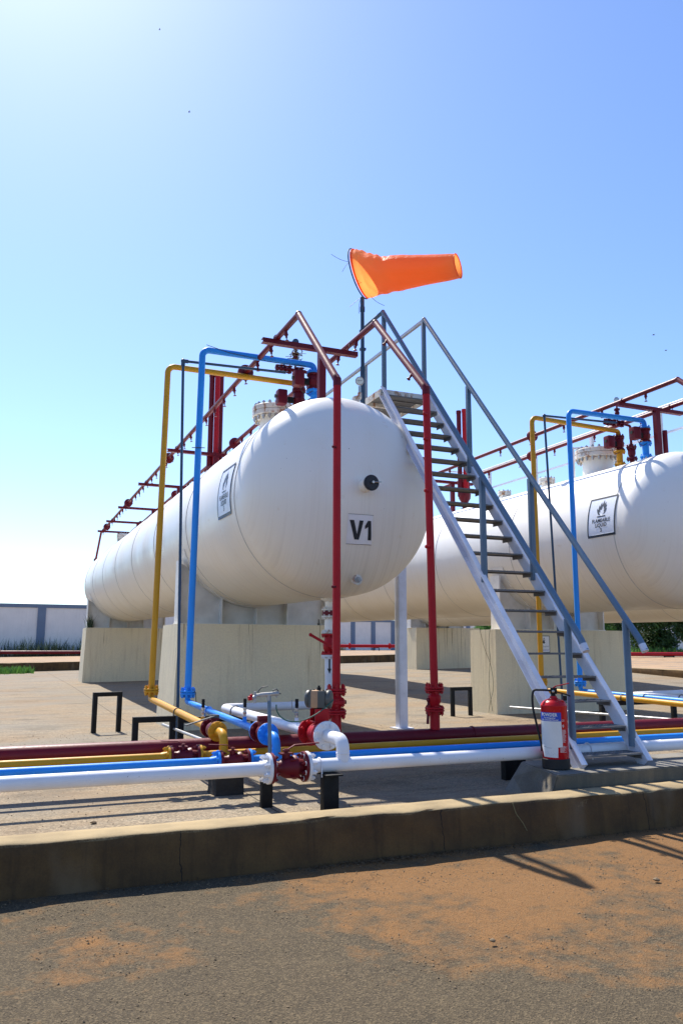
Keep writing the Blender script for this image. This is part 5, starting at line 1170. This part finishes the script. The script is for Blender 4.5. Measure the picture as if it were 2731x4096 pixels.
for k in range(2600):
    x = random.uniform(-1.4, 1.25); y = random.gauss(34.3, .5)
    if y < 35.8 and random.random() < .9-.5*abs(x)/2: pts.append((x, y))
blades('grass_patch', M['grass'], pts, .12, .38, .02, 'bright green grass tuft growing at the foot of the far kerb at left', 'grass', .7, zfloor)
pts = [(2.38+random.gauss(0, .05), 24.35+random.gauss(0, .05)) for k in range(70)]
blades('weeds', M['weed'], pts, .15, .55, .008, 'small weed growing on the far plinth under the V1 tank', 'weed', .6, lambda x, y: 1.63, kind=None, seed=4)
pts = [(34+random.uniform(-1, 1), 82+random.uniform(-.5, .5)) for k in range(200)]
blades('weeds', M['strawdry'], pts, .4, 1.6, .02, 'pale dry grass by the distant wall seen under the tanks', 'grass', .5, seed=6)

def tree(x, y, h, rx, ry_, rz_, zc, n, label, mat='leaf', leaf=.16, seed=1, cat='tree', name='hedge_tree', grp='trees and shrubs behind the right kerb'):
    random.seed(seed); z0 = zterr(x, y); t = thing(name, label, cat, (x, y, z0), grp)
    mb = MB(); tips = []; 
    mb.tube([(x, y, z0-.1), (x+random.uniform(-.1, .1), y, z0+h*.3), (x+random.uniform(-.2, .2), y, z0+h*.6)], .10, seg=8)
    for k in range(14):
        a = random.uniform(0, 2*pi); u = random.uniform(.2, .75); s_ = Vector((x, y, z0+h*random.uniform(.12, .55))); e = Vector((x+cos(a)*rx*u, y+sin(a)*ry_*u, z0+zc+random.uniform(-.6, .8)*rz_)); mb.tube([s_, (s_+e)/2+Vector((0, 0, -.1)), e], .03, seg=5); tips.append(e)
    mb.obj('trunk', M['bark'], t)
    cl = []
    for k in range(46):
        a = random.uniform(0, 2*pi); u = sqrt(random.random()); w_ = random.uniform(-1, 1); s_ = sqrt(max(0, 1-w_*w_))
        cl.append((Vector((x+cos(a)*rx*u*s_*1.0, y+sin(a)*ry_*u*s_, z0+zc+w_*rz_*.92)), random.uniform(.22, .42)*min(rx, rz_)))
    mb = MB()
    for k in range(n):
        c, r_ = random.choice(cl); v_ = Vector((random.gauss(0, 1), random.gauss(0, 1), random.gauss(0, 1))).normalized()*r_*random.uniform(.55, 1.05); p = c+v_
        if p.z < z0+.02: continue
        nn = (v_.normalized()+Vector((random.gauss(0, .5), random.gauss(0, .5), random.gauss(.3, .5)))).normalized(); a = nn.orthogonal().normalized(); a = Matrix.Rotation(random.uniform(0, 6.28), 3, nn) @ a; b_ = nn.cross(a); l = leaf*random.uniform(.6, 1.3)
        o = len(mb.v); mb.v += [tuple(p-a*l*.5), tuple(p+b_*l*.26+nn*l*.05), tuple(p+a*l*.5), tuple(p-b_*l*.26+nn*l*.05)]; mb.f.append((o, o+1, o+2, o+3))
    me = bpy.data.meshes.new('crown'); me.from_pydata(mb.v, [], mb.f); me.materials.append(M[mat]); link('crown', me, t)
tree(31.5, 36.5, 5.0, 2.6, 1.6, 2.3, 2.5, 26000, 'dark leafy tree behind the right kerb, left end of the hedge', 'leaf', seed=1)
tree(35.5, 36.5, 5.4, 2.7, 1.6, 2.5, 2.6, 26000, 'dark leafy tree in the middle of the hedge behind the right handrail', 'leaf', seed=2)
tree(39.7, 36.0, 5.2, 2.7, 1.6, 2.5, 2.5, 22000, 'dark leafy tree at the right photo edge behind the bright red pipe', 'leaf', seed=3)
tree(29.3, 34.8, 2.2, 1.5, .8, 1.1, 1.0, 9000, 'low bright shrub at the left end of the hedge, right of the ladder rail', 'leafb', .12, seed=4, cat='shrub', name='shrub')
tree(41, 60, 4.6, 4.5, 2.0, 2.0, 2.3, 16000, 'bright green bush seen over the yellowish plinth, left of the ladder', 'leafb', .26, seed=5, cat='bush', name='bush')
pts = [(random.uniform(28, 48), random.uniform(32.4, 34.0)) for k in range(5000)]
blades('ground_cover', M['grass'], pts, .15, .6, .03, 'green undergrowth along the foot of the hedge at right', 'undergrowth', .8, seed=9)
# small concrete house wall behind the hedge
# ------------------------------------------------------------------ gravel, litter, birds
random.seed(33); mb = MB()
def pebble(p, r):
    o = len(mb.v); A = random.uniform(0, 6.28); vs = []
    for q in ((1, 0, 0), (0, 1, 0), (-1, 0, 0), (0, -1, 0), (0, 0, 1), (0, 0, -1)):
        s_ = r*random.uniform(.6, 1.25); x, y, z = q; vs.append((p[0]+(x*cos(A)-y*sin(A))*s_, p[1]+(x*sin(A)+y*cos(A))*s_, p[2]+z*s_*.6+r*.3))
    mb.v.extend(vs); mb.f.extend([(o+a, o+b_, o+c) for a, b_, c in ((0, 1, 4), (1, 2, 4), (2, 3, 4), (3, 0, 4), (1, 0, 5), (2, 1, 5), (3, 2, 5), (0, 3, 5))])
def gz(x, y): return -.152+(wob(x, y, 0, 1.1, .018)+wob(x, y, 3, 5, .006) if -5 < x < 11 and 0 < y < 4.4 else 0)
for k in range(16000):
    x = random.uniform(-.6, 6.2); y = random.uniform(2.0, 4.5); 
    if noise.noise(Vector((x*1.3, y*1.3, 0)))+random.random()*.5 < .15: continue
    pebble((x, y, gz(x, y)), random.choice((.002, .002, .0025, .003, .003, .004, .006)))
for k in range(5000):
    x = random.uniform(-.6, 8.0); y = random.uniform(4.85, 11); pebble((x, y, 0), random.choice((.0025, .003, .004, .005, .007)))
M['gravel'] = paint('gravel_stone', (.22, .155, .09), .9, .9, (.12, .085, .05))
me = mb.mesh('gravel', M['gravel'], 0); o = link('gravel', me); o['kind'] = 'stuff'; o['label'] = 'loose grit and tiny stones scattered over the ground'; o['category'] = 'gravel'
lm = MB(); random.seed(77)
for k in range(900):
    x = random.choice((random.gauss(2.15, .28), random.gauss(2.5, .5), random.uniform(-.4, 5.5))); y = 4.535-abs(random.gauss(0, .035)); p = Vector((x, y, gz(x, y)+random.uniform(.002, .014))); l = random.uniform(.008, .022)
    a = Vector((random.gauss(0, 1), random.gauss(0, 1), random.gauss(0, .35))).normalized(); b_ = a.orthogonal().normalized()*.3; o = len(lm.v)
    lm.v += [tuple(p-a*l*.5), tuple(p+b_*l), tuple(p+a*l*.5), tuple(p-b_*l)]; lm.f.append((o, o+1, o+2, o+3))
M['litter'] = paint('dead_leaf', (.09, .055, .025), .8, .8, (.03, .02, .01)); me = bpy.data.meshes.new('leaf_litter'); me.from_pydata(lm.v, [], lm.f); me.materials.append(M['litter']); o = link('leaf_litter', me); o['kind'] = 'stuff'; o['label'] = 'dead leaves gathered along the foot of the foreground kerb'; o['category'] = 'leaf litter'
def stone(p, r, label, mat='gravel'):
    m_ = MB(); m_.sphere((0, 0, 0), r, (1.2, .9, .6), 10); m_.v = [tuple(Vector(v)*(1+noise.noise(Vector(v)*60)*.6)+Vector(p)) for v in m_.v]; tag(m_.obj('stone', M[mat], smooth=20), label, 'stone', 'loose stones')
stone((2.02, 3.12, -.135), .012, 'dark pebble on the bare asphalt in the lower left'); stone((3.35, 3.55, -.135), .016, 'round stone on the orange sand below the kerb'); stone((.62, 5.45, .01), .018, 'dark stone on the yard floor left of the tarred block'); stone((.30, 5.2, .01), .015, 'small dark stone near the kerb at far left')
mb = MB(); mb.tube([(3.12, 4.535, .105), (3.14, 4.53, .04), (3.19, 4.53, -.02), (3.22, 4.53, -.07)], .003, .02, 6); tag(mb.obj('dry_root', M['strawdry']), 'thin pale root hanging down the face of the foreground kerb', 'root')
mb = MB(); random.seed(12)
for k in range(3): p = Vector((4.63+.02*k, 4.16+.012*k, -.135)); mb.add([p+Vector((random.uniform(-.04, .04), random.uniform(-.02, .02), random.uniform(0, .02))) for _ in range(4)], [(0, 1, 2), (0, 2, 3)])
tag(mb.obj('paper_scrap', M['labelwhite'], smooth=0), 'crumpled pale paper scrap on the ground at right', 'litter')
for (p, s_, lb) in (((6.017, 40.88, 35.64), .20, 'tiny bird near the top left of the sky'), ((7.727, 40.16, 30.46), .24, 'tiny bird in the left part of the sky'), ((46.129, 45.65, 25.6), .42, 'tiny bird at the right edge of the sky, upper of two'), ((46.94, 45.3, 24.3), .36, 'tiny bird at the right edge of the sky, lower of two')):
    mb = MB(); p = Vector(p); mb.sphere(p, s_*.13, (2.2, .8, .8), 8)
    for sx in (-1, 1): mb.add([p+Vector((.0, 0, .02)), p+Vector((.10*s_, sx*.25*s_, .10*s_)), p+Vector((-.06*s_, sx*.5*s_, .02)), p+Vector((-.16*s_, sx*.1*s_, 0)), p+Vector((-.02, 0, -.02))], [(0, 1, 2, 3), (4, 3, 2, 1)])
    tag(mb.obj('bird', M['bird']), lb, 'bird', 'birds in the sky')
